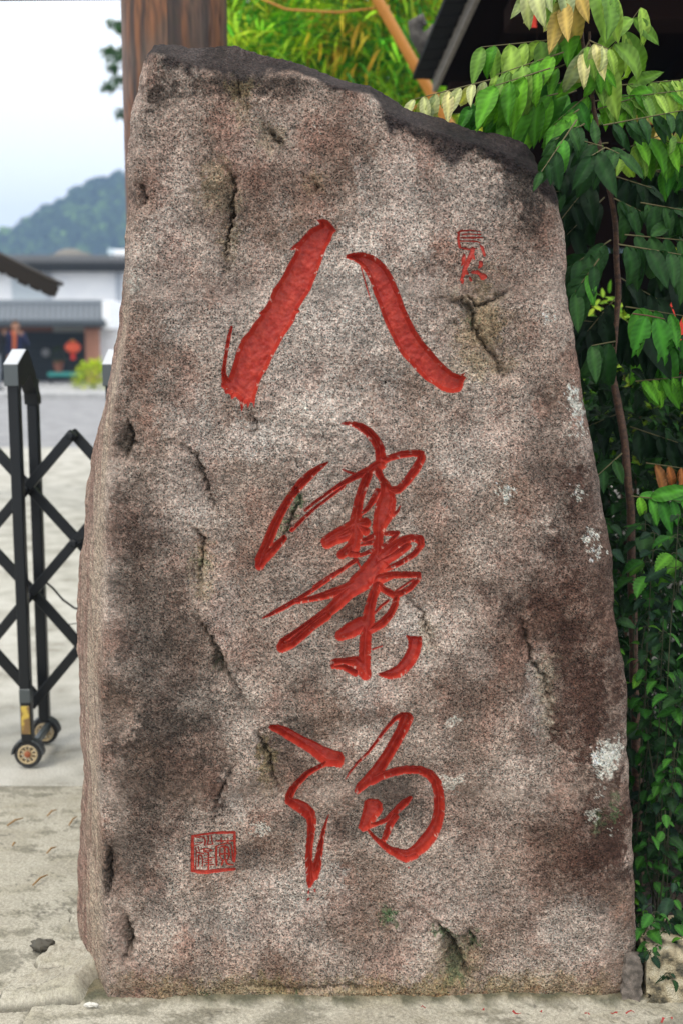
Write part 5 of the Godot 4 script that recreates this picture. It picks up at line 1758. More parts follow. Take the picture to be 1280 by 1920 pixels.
	tag(put("wall_dial", lathe([Vector2(0, 0), Vector2(0.12, 0), Vector2(0.12, 0.05), Vector2(0, 0.06)], 20, Transform3D(Basis(Vector3.RIGHT, PI / 2), lamp)), mat(lin(0.3, 0.3, 0.3), 0.5)), "small pale round dial on the dark shutters", "dial")
	var bc := spot(176, 710, -28.6)
	var bush := thing("lime_bush", "round bright yellow-green bush beside the pinkish pillar", "bush", Vector3(bc.x, 0.15, -28.6))
	w = []
	tn = []
	for k in 1500:
		var d := ball()
		d.y = absf(d.y) * 0.9
		var r := 0.35 + 0.13 * n_low.get_noise_3d(d.x * 2.0, d.y * 2.0, d.z * 2.0) + rng.randf() * 0.08
		w.append(leaf_place(Vector3(d.x * 0.52, d.y * 0.72, d.z * 0.5) * (r / 0.42) + Vector3(0, 0.05, 0), d + ball() * 0.7, Vector3.UP, rng.randf_range(0.7, 1.3)))
		tn.append(Color(0.42, 0.60, 0.02).lerp(Color(0.75, 0.74, 0.03), rng.randf()) if rng.randf() < 0.85 else Color(0.07, 0.18, 0.02))
	mass("foliage", bush, blade_mesh(0.09, 0.045), lm, w, tn)
	put("stem", tube([Vector3(0, -0.05, 0), Vector3(0, 0.5, 0)], [0.04, 0.02], 6), brown, bush)
	# eave of the gatehouse at the left edge
	var wood := mat(lin(0.014, 0.009, 0.006), 0.85)
	var ea := spot(107, 545, -7.0)
	var eb := spot(-420, 287, -7.0)
	var ev := thing("gatehouse_eave", "dark sloping timber eave reaching in from the picture's left edge", "roof eave")
	var dl := (eb - ea)
	var t := Transform3D(Basis(Vector3(0, 0, 1), atan2(dl.y, dl.x)), ea)
	# local x runs up the slope to the left, so local y points down there
	put("verge_board", box(Vector3(0, -0.035, -0.05), Vector3(dl.length(), 0.055, 0.0), 0.004, t), wood, ev)
	put("roof_slab", box(Vector3(0.02, -0.065, -0.22), Vector3(dl.length(), -0.036, -0.004), 0.004, t), mat(lin(0.02, 0.014, 0.01), 0.8), ev)
	for k in 22: put("shingle", box(Vector3(0.03 + k * 0.1, 0.055, -0.04), Vector3(0.11 + k * 0.1, 0.066 + 0.006 * (k % 3), -0.01), 0.0, t), wood, ev)
	put("post", box(Vector3(eb.x + 0.3, 0, -8.2), Vector3(eb.x + 0.5, eb.y - 0.15, -8.0)), wood, ev)
	# two people on the pavement
	var p2 := spot(33, 700, -28.0)
	var q2 := person("person in navy top with orange scarf, hand raised to the face", Vector3(p2.x, 0.15, -28.0), deg_to_rad(25), 1.74, Color(0.010, 0.012, 0.055), Color(0.012, 0.012, 0.02), Color(0.05, 0.02, 0.01), true)
	put("scarf", tube([Vector3(-0.10, 1.47, 0.10), Vector3(-0.06, 1.36, 0.15), Vector3(-0.07, 1.15, 0.16), Vector3(-0.08, 0.98, 0.15)], [0.05, 0.05, 0.05, 0.045], 8), mat(lin(0.45, 0.10, 0.03), 0.85), q2)
	var p1 := spot(-9, 700, -27.6)
	person("person in black top and pale grey trousers at the picture's left edge", Vector3(p1.x, 0.15, -27.6), deg_to_rad(60), 1.76, Color(0.008, 0.008, 0.009), Color(0.30, 0.32, 0.36), Color(0.01, 0.01, 0.01), true)

func hill() -> void:
	var ridge := func(x: float) -> float:
		var pts := [[-320.0, 6.0], [-200.0, 22.0], [-165.0, 31.0], [-142.0, 37.0], [-129.0, 42.0], [-120.0, 48.0], [-113.0, 52.0], [-102.0, 59.0], [-95.0, 62.0], [-88.0, 63.0], [-60.0, 76.0], [0.0, 92.0], [80.0, 70.0], [200.0, 30.0], [330.0, 5.0]]
		for k in pts.size() - 1:
			if x < pts[k + 1][0]:
				return lerpf(pts[k][1], pts[k + 1][1], smoothstep(0, 1, clampf((x - pts[k][0]) / (pts[k + 1][0] - pts[k][0]), 0.0, 1.0)))
		return 5.0
	var height := func(x: float, v: float) -> float:
		return (ridge.call(x) - 5.0) * (sin(clampf(v, 0.0, 1.0) * PI / 2.0) if v < 1.0 else cos((v - 1.0) * PI / 2.0)) - 1.0
	var m := mat(lin(0.03, 0.05, 0.025), 0.95)
	var mesh := grid_mesh(110, 40, func(i: int, j: int) -> Array:
		var x := -320.0 + 650.0 * i / 110.0
		var v := 2.0 * j / 40.0
		return [Vector3(x, height.call(x, v), -440.0 - 60.0 * v), Color.WHITE])
	struct("hill", mesh, m, "blue wooded hill behind the white hall")
	var w := []
	var tn := []
	for k in 3600:
		var x := rng.randf_range(-260.0, 60.0)
		var v := rng.randf_range(0.15, 1.04)
		var s := rng.randf_range(2.4, 6.2)
		w.append(Transform3D(Basis(Vector3.UP, rng.randf() * TAU).scaled(Vector3(s, s * rng.randf_range(0.8, 1.25), s)), Vector3(x, height.call(x, v) + s * 0.5, -440.0 - 60.0 * v)))
		tn.append(Color(0.018, 0.040, 0.018).lerp(Color(0.12, 0.22, 0.04), pow(rng.randf(), 3.0)))
	# one crown: a ragged ball of leaf clumps
	var st := st_new()
	for k in 150:
		var d := ball()
		var at := d * (0.75 + 0.3 * n_low.get_noise_3d(d.x * 2.0, d.y * 2.0, d.z * 2.0) + rng.randf() * 0.25)
		var n1 := (d + ball() * 0.6).normalized()
		var x := n1.cross(Vector3.UP).normalized() * 0.30
		var y := n1.cross(x).normalized() * 0.28
		face(st, [at - x, at - y, at + x, at + y], n1)
	var lm := leaf_mat(1, 1, 1, 0.9, 0.2)
	var f := mass("forest", self, st.commit(), lm, w, tn)
	tag(f, "dense forest covering the far hill", "forest", "", "stuff")

func post_tree() -> void:
	var o := thing("conifer_tree", "dark green tree showing in tufts left of the timber post", "tree", Vector3(spot(330, 600, -12.0).x, 0, -12.0))
	var bark := mat(lin(0.06, 0.045, 0.03), 0.9)
	put("trunk", tube([Vector3(0, 0, 0), Vector3(0.05, 2.5, 0), Vector3(0, 5.5, 0), Vector3(0.02, 8.0, 0)], [0.16, 0.13, 0.08, 0.03], 8), bark, o)
	var w := []
	var tn := []
	for c in [[222, 46, 22, 5], [232, 58, 14, 5], [206, 98, 16, 5], [224, 108, 26, 12], [236, 96, 12, 8], [214, 128, 10, 6], [208, 164, 14, 6], [226, 152, 18, 8], [234, 214, 16, 8], [300, 20, 50, 20], [300, 90, 50, 20], [300, 160, 50, 20], [300, 240, 50, 20], [380, 60, 40, 20], [380, 150, 40, 20]]:
		var p := spot(c[0], c[1], -12.0 + rng.randf_range(-0.3, 0.3)) - o.position
		var rx := size_at(c[2], -12.0)
		var ry := size_at(c[3], -12.0)
		put("limb", tube([Vector3(0.02, p.y - 0.1, 0), (Vector3(0.02, p.y - 0.1, 0) + p) * 0.5 + Vector3(0, 0.03, 0), p], [0.022, 0.014, 0.005], 5), bark, o)
		for k in int(60 + c[2] * 6):
			var d := ball() * pow(rng.randf(), 0.5)
			w.append(leaf_place(p + Vector3(d.x * rx, d.y * ry, d.z * rx), Vector3(-0.7, 0.1, 0) + ball() * 0.8, Vector3.UP, rng.randf_range(0.6, 1.3)))
			tn.append(Color(0.045, 0.12, 0.05).lerp(Color(0.09, 0.22, 0.08), rng.randf()))
	mass("crown", o, blade_mesh(0.075, 0.022), leaf_mat(1, 1, 1), w, tn)

# ---------------------------------------------------------------- bamboo and pavilion behind the stone
func bamboo() -> void:
	var o := thing("bamboo_clump", "golden-stemmed bamboo with bright green leaves behind the stone", "bamboo", Vector3(0.6, 0, -5.2))
	var gold := mat(lin(0.48, 0.19, 0.02), 0.45)
	var pale := mat(lin(0.42, 0.28, 0.05), 0.5)
	var culm := func(path: Array, r: float, m: Material) -> void:
		var pts := []
		var rad := []
		var c := Curve3D.new()
		for p in path: c.add_point(p - o.position)
		var l := c.get_baked_length()
		var n := maxi(3, int(l / 0.30))
		for k in n + 1:
			var base := l * k / n
			for q in [[-0.012, 1.0], [-0.004, 1.16], [0.004, 1.16], [0.012, 0.97]]:
				pts.append(c.sample_baked(clampf(base + q[0], 0.0, l)))
				rad.append(r * q[1] * (1.0 - 0.25 * k / n))
		put("culm", tube(pts, rad, 10), m, o)
	culm.call([spot(1355, 1140, -3.9), spot(818, 195, -3.9), spot(690, -30, -3.9), spot(600, -180, -3.9)], 0.036, gold)
	culm.call([spot(1208, 1080, -3.7), spot(1206, 400, -3.7), spot(1216, 230, -3.7), spot(1225, 60, -3.7)], 0.034, gold)
	culm.call([spot(1062, 1080, -3.9), spot(1066, 400, -3.9), spot(1075, 150, -3.9)], 0.030, pale)
	culm.call([spot(520, 1060, -5.4), spot(540, 200, -5.4), spot(560, -80, -5.4)], 0.030, pale)
	culm.call([spot(900, 1060, -5.6), spot(860, 300, -5.6), spot(800, -80, -5.6)], 0.032, pale)
	for p in [[[450, -20], [520, 14], [580, 25], [660, 22], [730, 12]], [[735, 250], [760, 215], [790, 190], [840, 175]]]:
		var pts := []
		for q in p: pts.append(spot(q[0], q[1], -4.0))
		culm.call(pts, 0.0065, gold)
	var w := []
	var tn := []
	var ramp := [Color(0.42, 0.70, 0.03), Color(0.14, 0.52, 0.03), Color(0.75, 0.78, 0.04), Color(0.03, 0.16, 0.02), Color(0.70, 0.36, 0.03)]
	for k in 1100:
		var far := rng.randf() < 0.4
		var c := spot(rng.randf_range(360, 1380 if far else 900), rng.randf_range(-150, 430), rng.randf_range(-7.4, -6.0) if far else rng.randf_range(-6.0, -4.35))
		var hue0: Color = ramp[[0, 0, 1, 1, 1, 2, 3, 3, 4][rng.randi() % 9]]
		var d := (Vector3(rng.randf_range(-1, 1), rng.randf_range(-0.9, 0.3), rng.randf_range(-0.2, 0.8))).normalized()
		for q in 22:
			var dd := (d + ball() * 0.55 + Vector3(0, -0.35, 0)).normalized()
			w.append(leaf_place(c + ball() * 0.13 - o.position, dd, Vector3.UP + ball() * 0.5, rng.randf_range(0.7, 1.35)))
			tn.append(hue0.lerp(ramp[rng.randi() % 4], 0.35) * rng.randf_range(0.7, 1.2))
	for k in tn.size(): tn[k].a = 1.0
	mass("foliage", o, leaf_mesh(0.14, 0.017, 0.5, 2, 0.2), leaf_mat(1.5, 1.5, 1.4, 0.5, 0.7), w, tn)
	# a dark thicket closes the view farther back
	var th := thing("dark_thicket", "dense dark green thicket behind bamboo and pavilion", "thicket", Vector3(1.2, 0, -9.0))
	w = []
	tn = []
	for k in 16000:
		w.append(leaf_place(Vector3(rng.randf_range(-2.55, 6.0), rng.randf_range(0.0, 5.8), rng.randf_range(-1.6, 0.6)), ball(), Vector3.UP, rng.randf_range(0.8, 1.5)))
		tn.append(Color(0.02, 0.085, 0.012).lerp(Color(0.10, 0.20, 0.02), pow(rng.randf(), 2.0)))
	mass("foliage", th, blade_mesh(0.26, 0.10), leaf_mat(1, 1, 1, 0.6, 0.4), w, tn)
	for k in 6: put("stem", tube([Vector3(-2.5 + k * 1.4, 0, -0.3), Vector3(-2.4 + k * 1.4, 3.0, -0.4), Vector3(-2.6 + k * 1.4, 5.2, -0.3)], [0.06, 0.05, 0.02], 6), mat(lin(0.04, 0.03, 0.02), 0.9), th)

func pavilion() -> void:
	var wood := mat(lin(0.008, 0.004, 0.003), 0.9)
	wood.metallic_specular = 0.12
	var beam := mat(lin(0.016, 0.008, 0.006), 0.85)
	beam.metallic_specular = 0.15
	var tile := mat(lin(0.012, 0.012, 0.014), 0.7)
	tile.metallic_specular = 0.25
	var grey := clad(mat(Color.WHITE, 0.9), mottle_texture(128, 0.05, 3, [[0.2, lin(0.05, 0.045, 0.04)], [0.8, lin(0.13, 0.12, 0.105)]], 91, 0.1), 0.3)
	var o := thing("pavilion", "dark timber pavilion with overhanging tiled roof at upper right", "pavilion")
	var a := spot(815, 170, -3.3)
	var b := spot(995, -220, -1.75)
	var dir := (b - a).normalized()
	var l := a.distance_to(b)
	var x := Vector3.RIGHT
	var n := x.cross(dir).normalized()
	if n.y < 0.0: n = -n
	var t := Transform3D(Basis(x, n, dir), a)
	var along := 1.0
	var zz := func(v: float) -> float: return v * along
	var bar := func(called: String, x0: float, x1: float, y0: float, y1: float, s0: float, s1: float, m: Material, bev: float) -> void:
		put(called, box(Vector3(x0, y0, minf(zz.call(s0), zz.call(s1))), Vector3(x1, y1, maxf(zz.call(s0), zz.call(s1))), bev, t), m, o)
	bar.call("roof_deck", 0.012, 4.2, 0.03, 0.09, -0.02, l, wood, 0.0)
	bar.call("bargeboard", -0.012, 0.011, -0.005, 0.085, -0.01, l, clad(mat(Color.WHITE, 0.8), mottle_texture(64, 0.1, 2, [[0.0, lin(0.19, 0.17, 0.15)], [1.0, lin(0.26, 0.24, 0.21)]], 95, 0.05), 0.3), 0.003)
	for k in 14: bar.call("rafter", 0.18 + k * 0.28, 0.25 + k * 0.28, -0.05, 0.028, 0.0, l, wood, 0.004)
	bar.call("eave_beam", 0.02, 4.2, -0.16, -0.052, 0.10, 0.22, beam, 0.006)
	bar.call("purlin", 0.10, 4.2, -0.15, -0.052, 0.85, 0.97, beam, 0.006)
	# tiles laid along the verge: a row of short overlapping rolls, and the pan beside them
	var steps := 16
	for k in steps:
		var s0 := l * k / steps
		var st := st_new()
		add_tube(st, [t * Vector3(-0.035, 0.10, zz.call(s0)), t * Vector3(-0.035, 0.115, zz.call(s0 + l / steps * 1.05))], [0.052, 0.046], 10)
		add_box(st, Vector3(-0.105, 0.055, minf(zz.call(s0), zz.call(s0 + l / steps * 0.97))), Vector3(-0.02, 0.082, maxf(zz.call(s0), zz.call(s0 + l / steps * 0.97))), 0.003, t)
		put("roof_tile", st.commit(), tile, o)
	put("ridge_ornament", tube([spot(838, 72, -3.5), spot(812, 76, -3.5), spot(793, 80, -3.5), spot(780, 66, -3.5), spot(778, 46, -3.5), spot(790, 38, -3.5), spot(793, 48, -3.5)], [0.075, 0.075, 0.062, 0.035, 0.040, 0.032, 0.02], 10), grey, o)
	put("column", tube([Vector3(spot(1078, 60, -2.9).x, 0, -2.9), Vector3(spot(1078, 60, -2.9).x, spot(1078, -60, -2.9).y, -2.9)], [0.030, 0.030], 14), wood, o)
	put("column", tube([Vector3(spot(1470, 60, -2.9).x, 0, -2.9), Vector3(spot(1470, 60, -2.9).x, spot(1470, -60, -2.9).y, -2.9)], [0.030, 0.030], 14), wood, o)
	# low plank wall
	var p := spot(1010, 470, -3.55)
	for k in 22: put("wall_plank", box(Vector3(p.x + k * 0.15, 0, -3.58), Vector3(p.x + k * 0.15 + 0.145, p.y + 0.01 * sin(k * 2.3), -3.55), 0.004), wood, o)
	bar.call("back_board", 0.3, 4.2, -0.75, -0.17, -0.02, 0.02, wood, 0.0)
	var cloth := mat(lin(0.55, 0.035, 0.015), 0.8)
	cloth.backlight_enabled = true
	cloth.backlight = Color(0.4, 0.1, 0.05)
	var c0 := spot(1252, 520, -0.95)
	var c1 := spot(1252, 705, -0.95)
	var flag := grid_mesh(16, 30, func(i: int, j: int) -> Array:
		var u := i / 16.0
		var v := j / 30.0
		return [Vector3(c0.x + u * 0.30 + 0.02 * sin(v * 5.0) - 0.02 * v, lerpf(c1.y, c0.y, v), -0.95 + 0.02 * sin(u * 11.0 + v * 2.0) * (1.1 - v)), Color.WHITE])
	tag(put("red_cloth", flag, cloth), "red cloth hanging at the picture's right edge behind the leaves", "cloth")
	tag(put("cloth_pole", tube([Vector3(c0.x + 0.31, 0.0, -0.97), Vector3(c0.x + 0.31, c0.y + 0.05, -0.97)], [0.012, 0.012], 8), beam), "dark pole carrying the red cloth", "pole")
	for rb in [[1003, 190, 258, "lower red ribbon beside the stone's shoulder", 0.022], [1001, 5, 52, "upper red ribbon among the topmost pale leaves", 0.022], [1078, -80, 138, "longest red ribbon, hanging behind the sapling's upper stem", 0.036]]:
		var a0 := spot(rb[0], rb[1], -1.95)
		var a1 := spot(rb[0], rb[2], -1.95)
		var m := grid_mesh(3, 12, func(i: int, j: int) -> Array:
			var v := j / 12.0
			return [Vector3(a0.x + (i / 3.0 - 0.5) * rb[4], lerpf(a1.y, a0.y, v), -1.95 + 0.006 * sin(v * 6.0 + i)), Color.WHITE])
		var rib := put("red_ribbon", m, cloth)
		tag(rib, rb[3], "ribbon", "red ribbons tied behind the sapling")
		put("cord", tube([a0 - Vector3(0, 0.005, 0), Vector3(a0.x, 3.12, -1.95)], [0.002, 0.002], 5), wood, rib)

# ---------------------------------------------------------------- planting bed
var leaf_kinds := []
var tooth_kinds := []
var greens := []
var weed_greens := []
var twig: StandardMaterial3D
var twig_dark: StandardMaterial3D
var stalk: StandardMaterial3D

func leaf_stock() -> void:
	for k in 6: leaf_kinds.append(leaf_mesh(1.0, [0.35, 0.32, 0.37, 0.33, 0.36, 0.42][k], [0.35, 0.9, 0.55, 0.2, 1.2, 0.6][k], 9, 1.0, 0.0, k, k == 5))
	for k in 4: tooth_kinds.append(leaf_mesh(1.0, [0.56, 0.48, 0.62, 0.52][k], [0.3, 0.6, 0.45, 0.8][k], 6, 0.8, 0.26, 10 + k))
	for c in [[0.27, 0.48, 0.085], [0.66, 0.70, 0.33], [0.062, 0.26, 0.030], [0.027, 0.092, 0.022], [0.50, 0.40, 0.12], [0.34, 0.14, 0.045], [0.008, 0.030, 0.010], [0.026, 0.080, 0.036], [0.13, 0.40, 0.028], [0.14, 0.12, 0.08]]:
		var g := []
		var w := []
		for k in 3:
			var f := [1.0, 0.72, 1.25][k] as float
			var warm := [1.0, 0.9, 1.15][k] as float
			w.append(leaf_mat(c[0] * 0.62 * f * warm, c[1] * 0.60 * f, c[2] * 0.7 * f, 0.6, 0.5))
			g.append(leaf_mat(c[0] * f * warm, c[1] * f, c[2] * f, 0.55, 0.7))
		weed_greens.append(w)
		greens.append(g)
	twig = mat(lin(0.10, 0.045, 0.022), 0.7)
	stalk = mat(lin(0.10, 0.085, 0.03), 0.7)
	twig_dark = mat(lin(0.03, 0.035, 0.012), 0.8)

func compound(o: Node3D, d: Array) -> void:                # x0, y0, x1, y1, depth, pairs, leaflet length, kind of green, how much the leaflets hang
	var a := spot(d[0], d[1], d[4])
	var b := spot(d[2], d[3], d[4] + rng.randf_range(-0.02, 0.07))
	var lift := a.distance_to(b) * 0.10
	var c := Curve3D.new()
	var mid := (a + b) * 0.5 + Vector3(0, lift, 0.02)
	c.add_point(a, Vector3(), (mid - a) * 0.5)
	c.add_point(b, (mid - b) * 0.5, Vector3())
	var l := c.get_baked_length()
	var pts := []
	var rad := []
	for k in 7:
		pts.append(c.sample_baked(l * k / 6.0))
		rad.append(lerpf(0.0019, 0.0009, k / 6.0))
	var r := put("compound_leaf", tube(pts, rad, 6), stalk, o)
	var big := size_at(d[6], d[4])
	var n: int = d[5]
	for k in n + 1:
		var u := 1.0 if k == n else (k + 0.75) / (n + 0.55)
		var p := c.sample_baked(l * u)
		var f := (c.sample_baked(minf(l, l * u + 0.01)) - c.sample_baked(maxf(0.0, l * u - 0.01))).normalized()
		for s in ([0.0] if k == n else [-1.0, 1.0]):
			var face_n := (Vector3(0, 0.55, 0.85) + ball() * 0.35).normalized()
			var side: Vector3 = face_n.cross(f).normalized() * s
			var dir: Vector3 = (f * (1.0 if k == n else 0.38) + side).normalized()
			dir = dir.lerp(Vector3(0, -1, 0.15 + 0.25 * s) + f * 0.25 + ball() * 0.42, d[8] * rng.randf_range(0.75, 1.0)).normalized()
			var up := face_n if d[8] < 0.5 else (Vector3(f.x * s * 0.3, 0.35, 1.0) + ball() * 0.30)
			var size := big * rng.randf_range(0.66, 1.10) * (0.85 + 0.3 * sin(PI * u))
			var kind: int = d[7]
			if rng.randf() < 0.10 and kind < 4: kind = [8, 0, 8, 2][kind]
			var m := put("leaflet", leaf_kinds[rng.randi() % 5], greens[kind][rng.randi() % 3], r, leaf_place(p, dir, up, size))

func bed() -> void:
	leaf_stock()
	var sap := thing("sapling", "young sapling with long compound leaves growing right of the stone", "sapling")
	var trunk := func(p: Array) -> ArrayMesh:
		var pts := []
		var rad := []
		var c := Curve3D.new()
		for q in p: c.add_point(spot(q[0], q[1], q[2]))
		for k in 29:
			pts.append(c.sample_baked(c.get_baked_length() * k / 28.0) + ball() * 0.0015)
			rad.append(lerpf(size_at(p[0][3], p[0][2]), size_at(p[-1][3], p[-1][2]), k / 28.0) * (1.0 + 0.12 * absf(sin(k * 1.9))))
		return tube(pts, rad, 10)
	var bark := clad(mat(Color.WHITE, 0.75), mottle_texture(128, 0.06, 3, [[0.2, lin(0.035, 0.018, 0.012)], [0.8, lin(0.13, 0.065, 0.035)]], 101, 0.2), 0.12)
	put("trunk", trunk.call([[1200, 1760, -0.33, 9.5], [1192, 1440, -0.32, 9], [1186, 1200, -0.31, 8], [1181, 960, -0.30, 7.5], [1172, 840, -0.30, 7], [1150, 715, -0.30, 6.5]]), bark, sap)
	put("branch", trunk.call([[1150, 718, -0.30, 6], [1146, 680, -0.30, 5.5], [1158, 560, -0.30, 5], [1151, 400, -0.28, 4.6], [1124, 285, -0.25, 4.3], [1106, 160, -0.22, 4], [1082, 20, -0.2, 3], [1072, -70, -0.2, 2.5]]), bark, sap)
	put("branch", trunk.call([[1150, 722, -0.30, 5], [1132, 680, -0.34, 4], [1108, 640, -0.4, 3.5], [1090, 560, -0.42, 3]]), bark, sap)
	put("branch", trunk.call([[1110, 175, -0.22, 3], [1104, 110, -0.2, 2.5], [1103, 60, -0.2, 2]]), bark, sap)
	for d in [[1062, 72, 903, 88, -0.20, 5, 92, 0, 1.0], [1055, 98, 930, 140, -0.15, 4, 92, 0, 1.0], [1060, 120, 935, 172, -0.22, 5, 92, 2, 1.0], [1075, 150, 925, 185, -0.28, 5, 98, 2, 1.0], [1080, 170, 960, 215, -0.32, 4, 90, 2, 1.0], [925, 148, 776, 186, -0.14, 6, 62, 1, 0.92], [1030, 128, 905, 168, -0.12, 4, 96, 8, 1.0], [1045, 175, 950, 200, -0.16, 4, 92, 8, 1.0], [1010, 200, 945, 225, -0.2, 3, 84, 2, 1.0], [1085, 205, 1030, 240, -0.14, 4, 78, 8, 0.95], [1000, 150, 880, 200, -0.26, 5, 74, 2, 0.95], [1160, 160, 1275, 150, -0.3, 5, 64, 0, 0.7], [1180, 255, 1292, 270, -0.3, 5, 74, 8, 0.9],
		[1102, 150, 1200, 14, -0.20, 5, 100, 0, 0.75], [1088, -30, 985, -24, -0.20, 5, 84, 1, 1.0], [1088, -40, 1048, 20, -0.16, 3, 92, 4, 1.0], [1090, -50, 1150, -4, -0.2, 3, 88, 0, 1.0], [1088, 20, 1050, 60, -0.24, 3, 80, 8, 1.0], [1104, 78, 1085, 110, -0.14, 2, 78, 1, 1.0], [1104, 76, 1140, 92, -0.14, 2, 66, 1, 0.95], [1106, 110, 1130, 128, -0.18, 2, 64, 8, 0.9],
		[1110, 170, 1045, 225, -0.2, 4, 72, 2, 0.9], [1112, 190, 1190, 178, -0.3, 5, 60, 8, 0.6], [1118, 205, 1290, 168, -0.24, 7, 58, 0, 0.75], [1130, 235, 1295, 204, -0.10, 6, 62, 3, 0.9], [1140, 290, 1295, 232, -0.3, 5, 74, 0, 0.85],
		[1133, 277, 1108, 292, -0.05, 2, 82, 3, 0.75], [1135, 277, 1160, 288, -0.05, 2, 74, 3, 0.45], [1130, 275, 1085, 262, -0.08, 2, 66, 3, 0.3], [1080, 225, 1014, 322, -0.02, 4, 62, 3, 0.8], [1095, 232, 1040, 262, -0.04, 3, 56, 3, 0.8],
		[1235, 222, 1240, 240, -0.42, 1, 92, 4, 1.0], [1215, 175, 1196, 196, -0.42, 2, 66, 4, 1.0], [1265, 235, 1290, 262, -0.4, 2, 84, 4, 1.0], [1122, 320, 1052, 410, -0.28, 5, 74, 6, 0.9], [1132, 370, 1062, 440, -0.34, 4, 76, 6, 0.85], [1150, 372, 1200, 396, -0.2, 3, 62, 3, 0.85], [1200, 380, 1292, 396, -0.2, 5, 62, 3, 0.95], [1150, 330, 1220, 352, -0.26, 4, 64, 6, 0.8], [1230, 320, 1290, 310, -0.35, 3, 70, 2, 0.8],
		[1144, 450, 1060, 505, -0.12, 5, 76, 3, 0.85], [1122, 485, 1068, 560, -0.06, 4, 84, 3, 0.85], [1158, 458, 1292, 480, -0.06, 6, 94, 3, 0.95], [1170, 440, 1295, 452, -0.14, 4, 80, 3, 0.4], [1152, 560, 1080, 645, -0.32, 5, 84, 6, 0.85], [1172, 575, 1280, 592, -0.10, 3, 84, 2, 0.9], [1152, 640, 1108, 648, -0.12, 2, 88, 3, 0.95], [1152, 590, 1230, 640, -0.32, 5, 92, 6, 0.9], [1165, 610, 1080, 600, -0.36, 5, 84, 6, 0.6], [1160, 520, 1230, 560, -0.36, 4, 84, 6, 0.9],
		[1190, 715, 1295, 705, -0.32, 5, 62, 8, 0.95], [1165, 850, 1115, 895, -0.22, 2, 66, 3, 0.7], [1210, 868, 1295, 880, -0.3, 3, 68, 5, 0.9], [1182, 930, 1275, 940, -0.2, 4, 72, 2, 0.4], [1180, 800, 1270, 830, -0.42, 4, 66, 6, 0.6], [1170, 770, 1100, 800, -0.42, 4, 62, 6, 0.6]]: compound(sap, d)
	for k in 16:                                           # more sprays behind these
		var x := rng.randf_range(1070, 1250)
		var y := rng.randf_range(120, 640)
		var side := -1.0 if x < 1140 else 1.0
		compound(sap, [x, y, x + side * rng.randf_range(60, 110), y + rng.randf_range(-10, 50), rng.randf_range(-0.62, -0.38), 5, rng.randf_range(66, 90), (8 if y < 260 else [3, 2, 6, 3][k % 4]), 0.85])
	var eaten := put("compound_leaf", tube([spot(1185, 588, -0.08), spot(1215, 592, -0.06), spot(1245, 598, -0.06)], [0.002, 0.0018, 0.0012], 6), twig, sap)
	put("leaflet", leaf_kinds[5], greens[2][0], eaten, leaf_place(spot(1208, 592, -0.06), Vector3(-0.25, -1, 0.2), Vector3(0.1, 0.4, 1), 0.098))
	put("leaflet", leaf_kinds[5], greens[2][0], eaten, leaf_place(spot(1228, 596, -0.06), Vector3(0.35, -1, 0.2), Vector3(0.1, 0.4, 1), 0.112))
	# weeds at its foot: stem, then toothed leaves in pairs
	for d in [[1185, 1240, 1150, 1110, -0.16, 6, 44, 8, "small bright weed touching the stone's right side"], [1262, 1260, 1248, 1140, -0.18, 8, 46, 2, "bushy toothed weed by the right edge, below the orange leaves"], [1225, 1120, 1215, 990, -0.20, 7, 62, 7, "weed with large drooping bluish-green leaves and pale veins"], [1280, 1010, 1262, 930, -0.16, 6, 62, 8, "light green weed with broad smooth leaves at the right edge"], [1165, 1060, 1150, 975, -0.20, 5, 52, 7, "dull bluish weed behind the sapling trunk"],
		[1258, 1340, 1262, 1200, -0.14, 7, 60, 2, "weed with one large hanging leaf at the right edge"], [1200, 1420, 1196, 1215, -0.24, 7, 50, 3, "dark heart-leaved weed beside the sapling trunk"], [1240, 1520, 1236, 1370, -0.22, 9, 44, 3, "dark weed in the shade halfway down the bed"], [1272, 1470, 1268, 1380, -0.16, 8, 40, 2, "mid-green weed low at the right edge"], [1215, 1620, 1210, 1480, -0.22, 8, 46, 3, "dark weed behind the bright lower seedling"], [1268, 1600, 1258, 1500, -0.18, 8, 46, 2, "weed with one upright bright leaf"],
		[1205, 1700, 1202, 1640, -0.10, 5, 34, 8, "yellow-green seedling lowest against the stone"], [1212, 1730, 1200, 1672, -0.06, 4, 54, 2, "seedling with one large toothed leaf near the kerb"], [1262, 1720, 1252, 1640, -0.08, 8, 48, 7, "bluish crinkled weed above the kerb"], [1240, 1765, 1232, 1725, -0.06, 6, 40, 2, "low creeping weed over the kerb's left end"], [1275, 1762, 1268, 1728, -0.05, 6, 36, 8, "small bright weed on the kerb at the right edge"], [1222, 1800, 1216, 1762, 0.0, 5, 40, 7, "dusty bluish leaves hanging over the stone chip"]]:
		var a := spot(d[0], d[1], d[4])
		var b := spot(d[2], d[3], d[4] + 0.04)
		var o := thing("weed", d[8], "weed")
		var low := spot((d[0] + d[2]) * 0.5, d[1] + (d[1] - d[3]) * 0.35, d[4])
		for n in 3:
			var foot := Vector3(lerpf(a.x, b.x, 0.5) + (n - 1) * 0.02, maxf(0.07, low.y - 0.10), a.z - 0.03)
			if n == 1: foot.y = 0.06
			var tip := b + Vector3((n - 1) * 0.055, -0.035 * absf(n - 1.0) - 0.02 * n, 0.02 * (n % 2))
			if n != 1: tip = tip.lerp(a, 0.25)
			tip += Vector3(rng.randf_range(-0.05, 0.05), rng.randf_range(-0.02, 0.02), rng.randf_range(-0.05, 0.05))
			var c := Curve3D.new()
			c.add_point(foot)
			c.add_point((foot + tip) * 0.5 + Vector3((n - 1) * 0.012, 0, -0.01))
			c.add_point(tip)
			var l := c.get_baked_length()
			var pts := []
			var rad := []
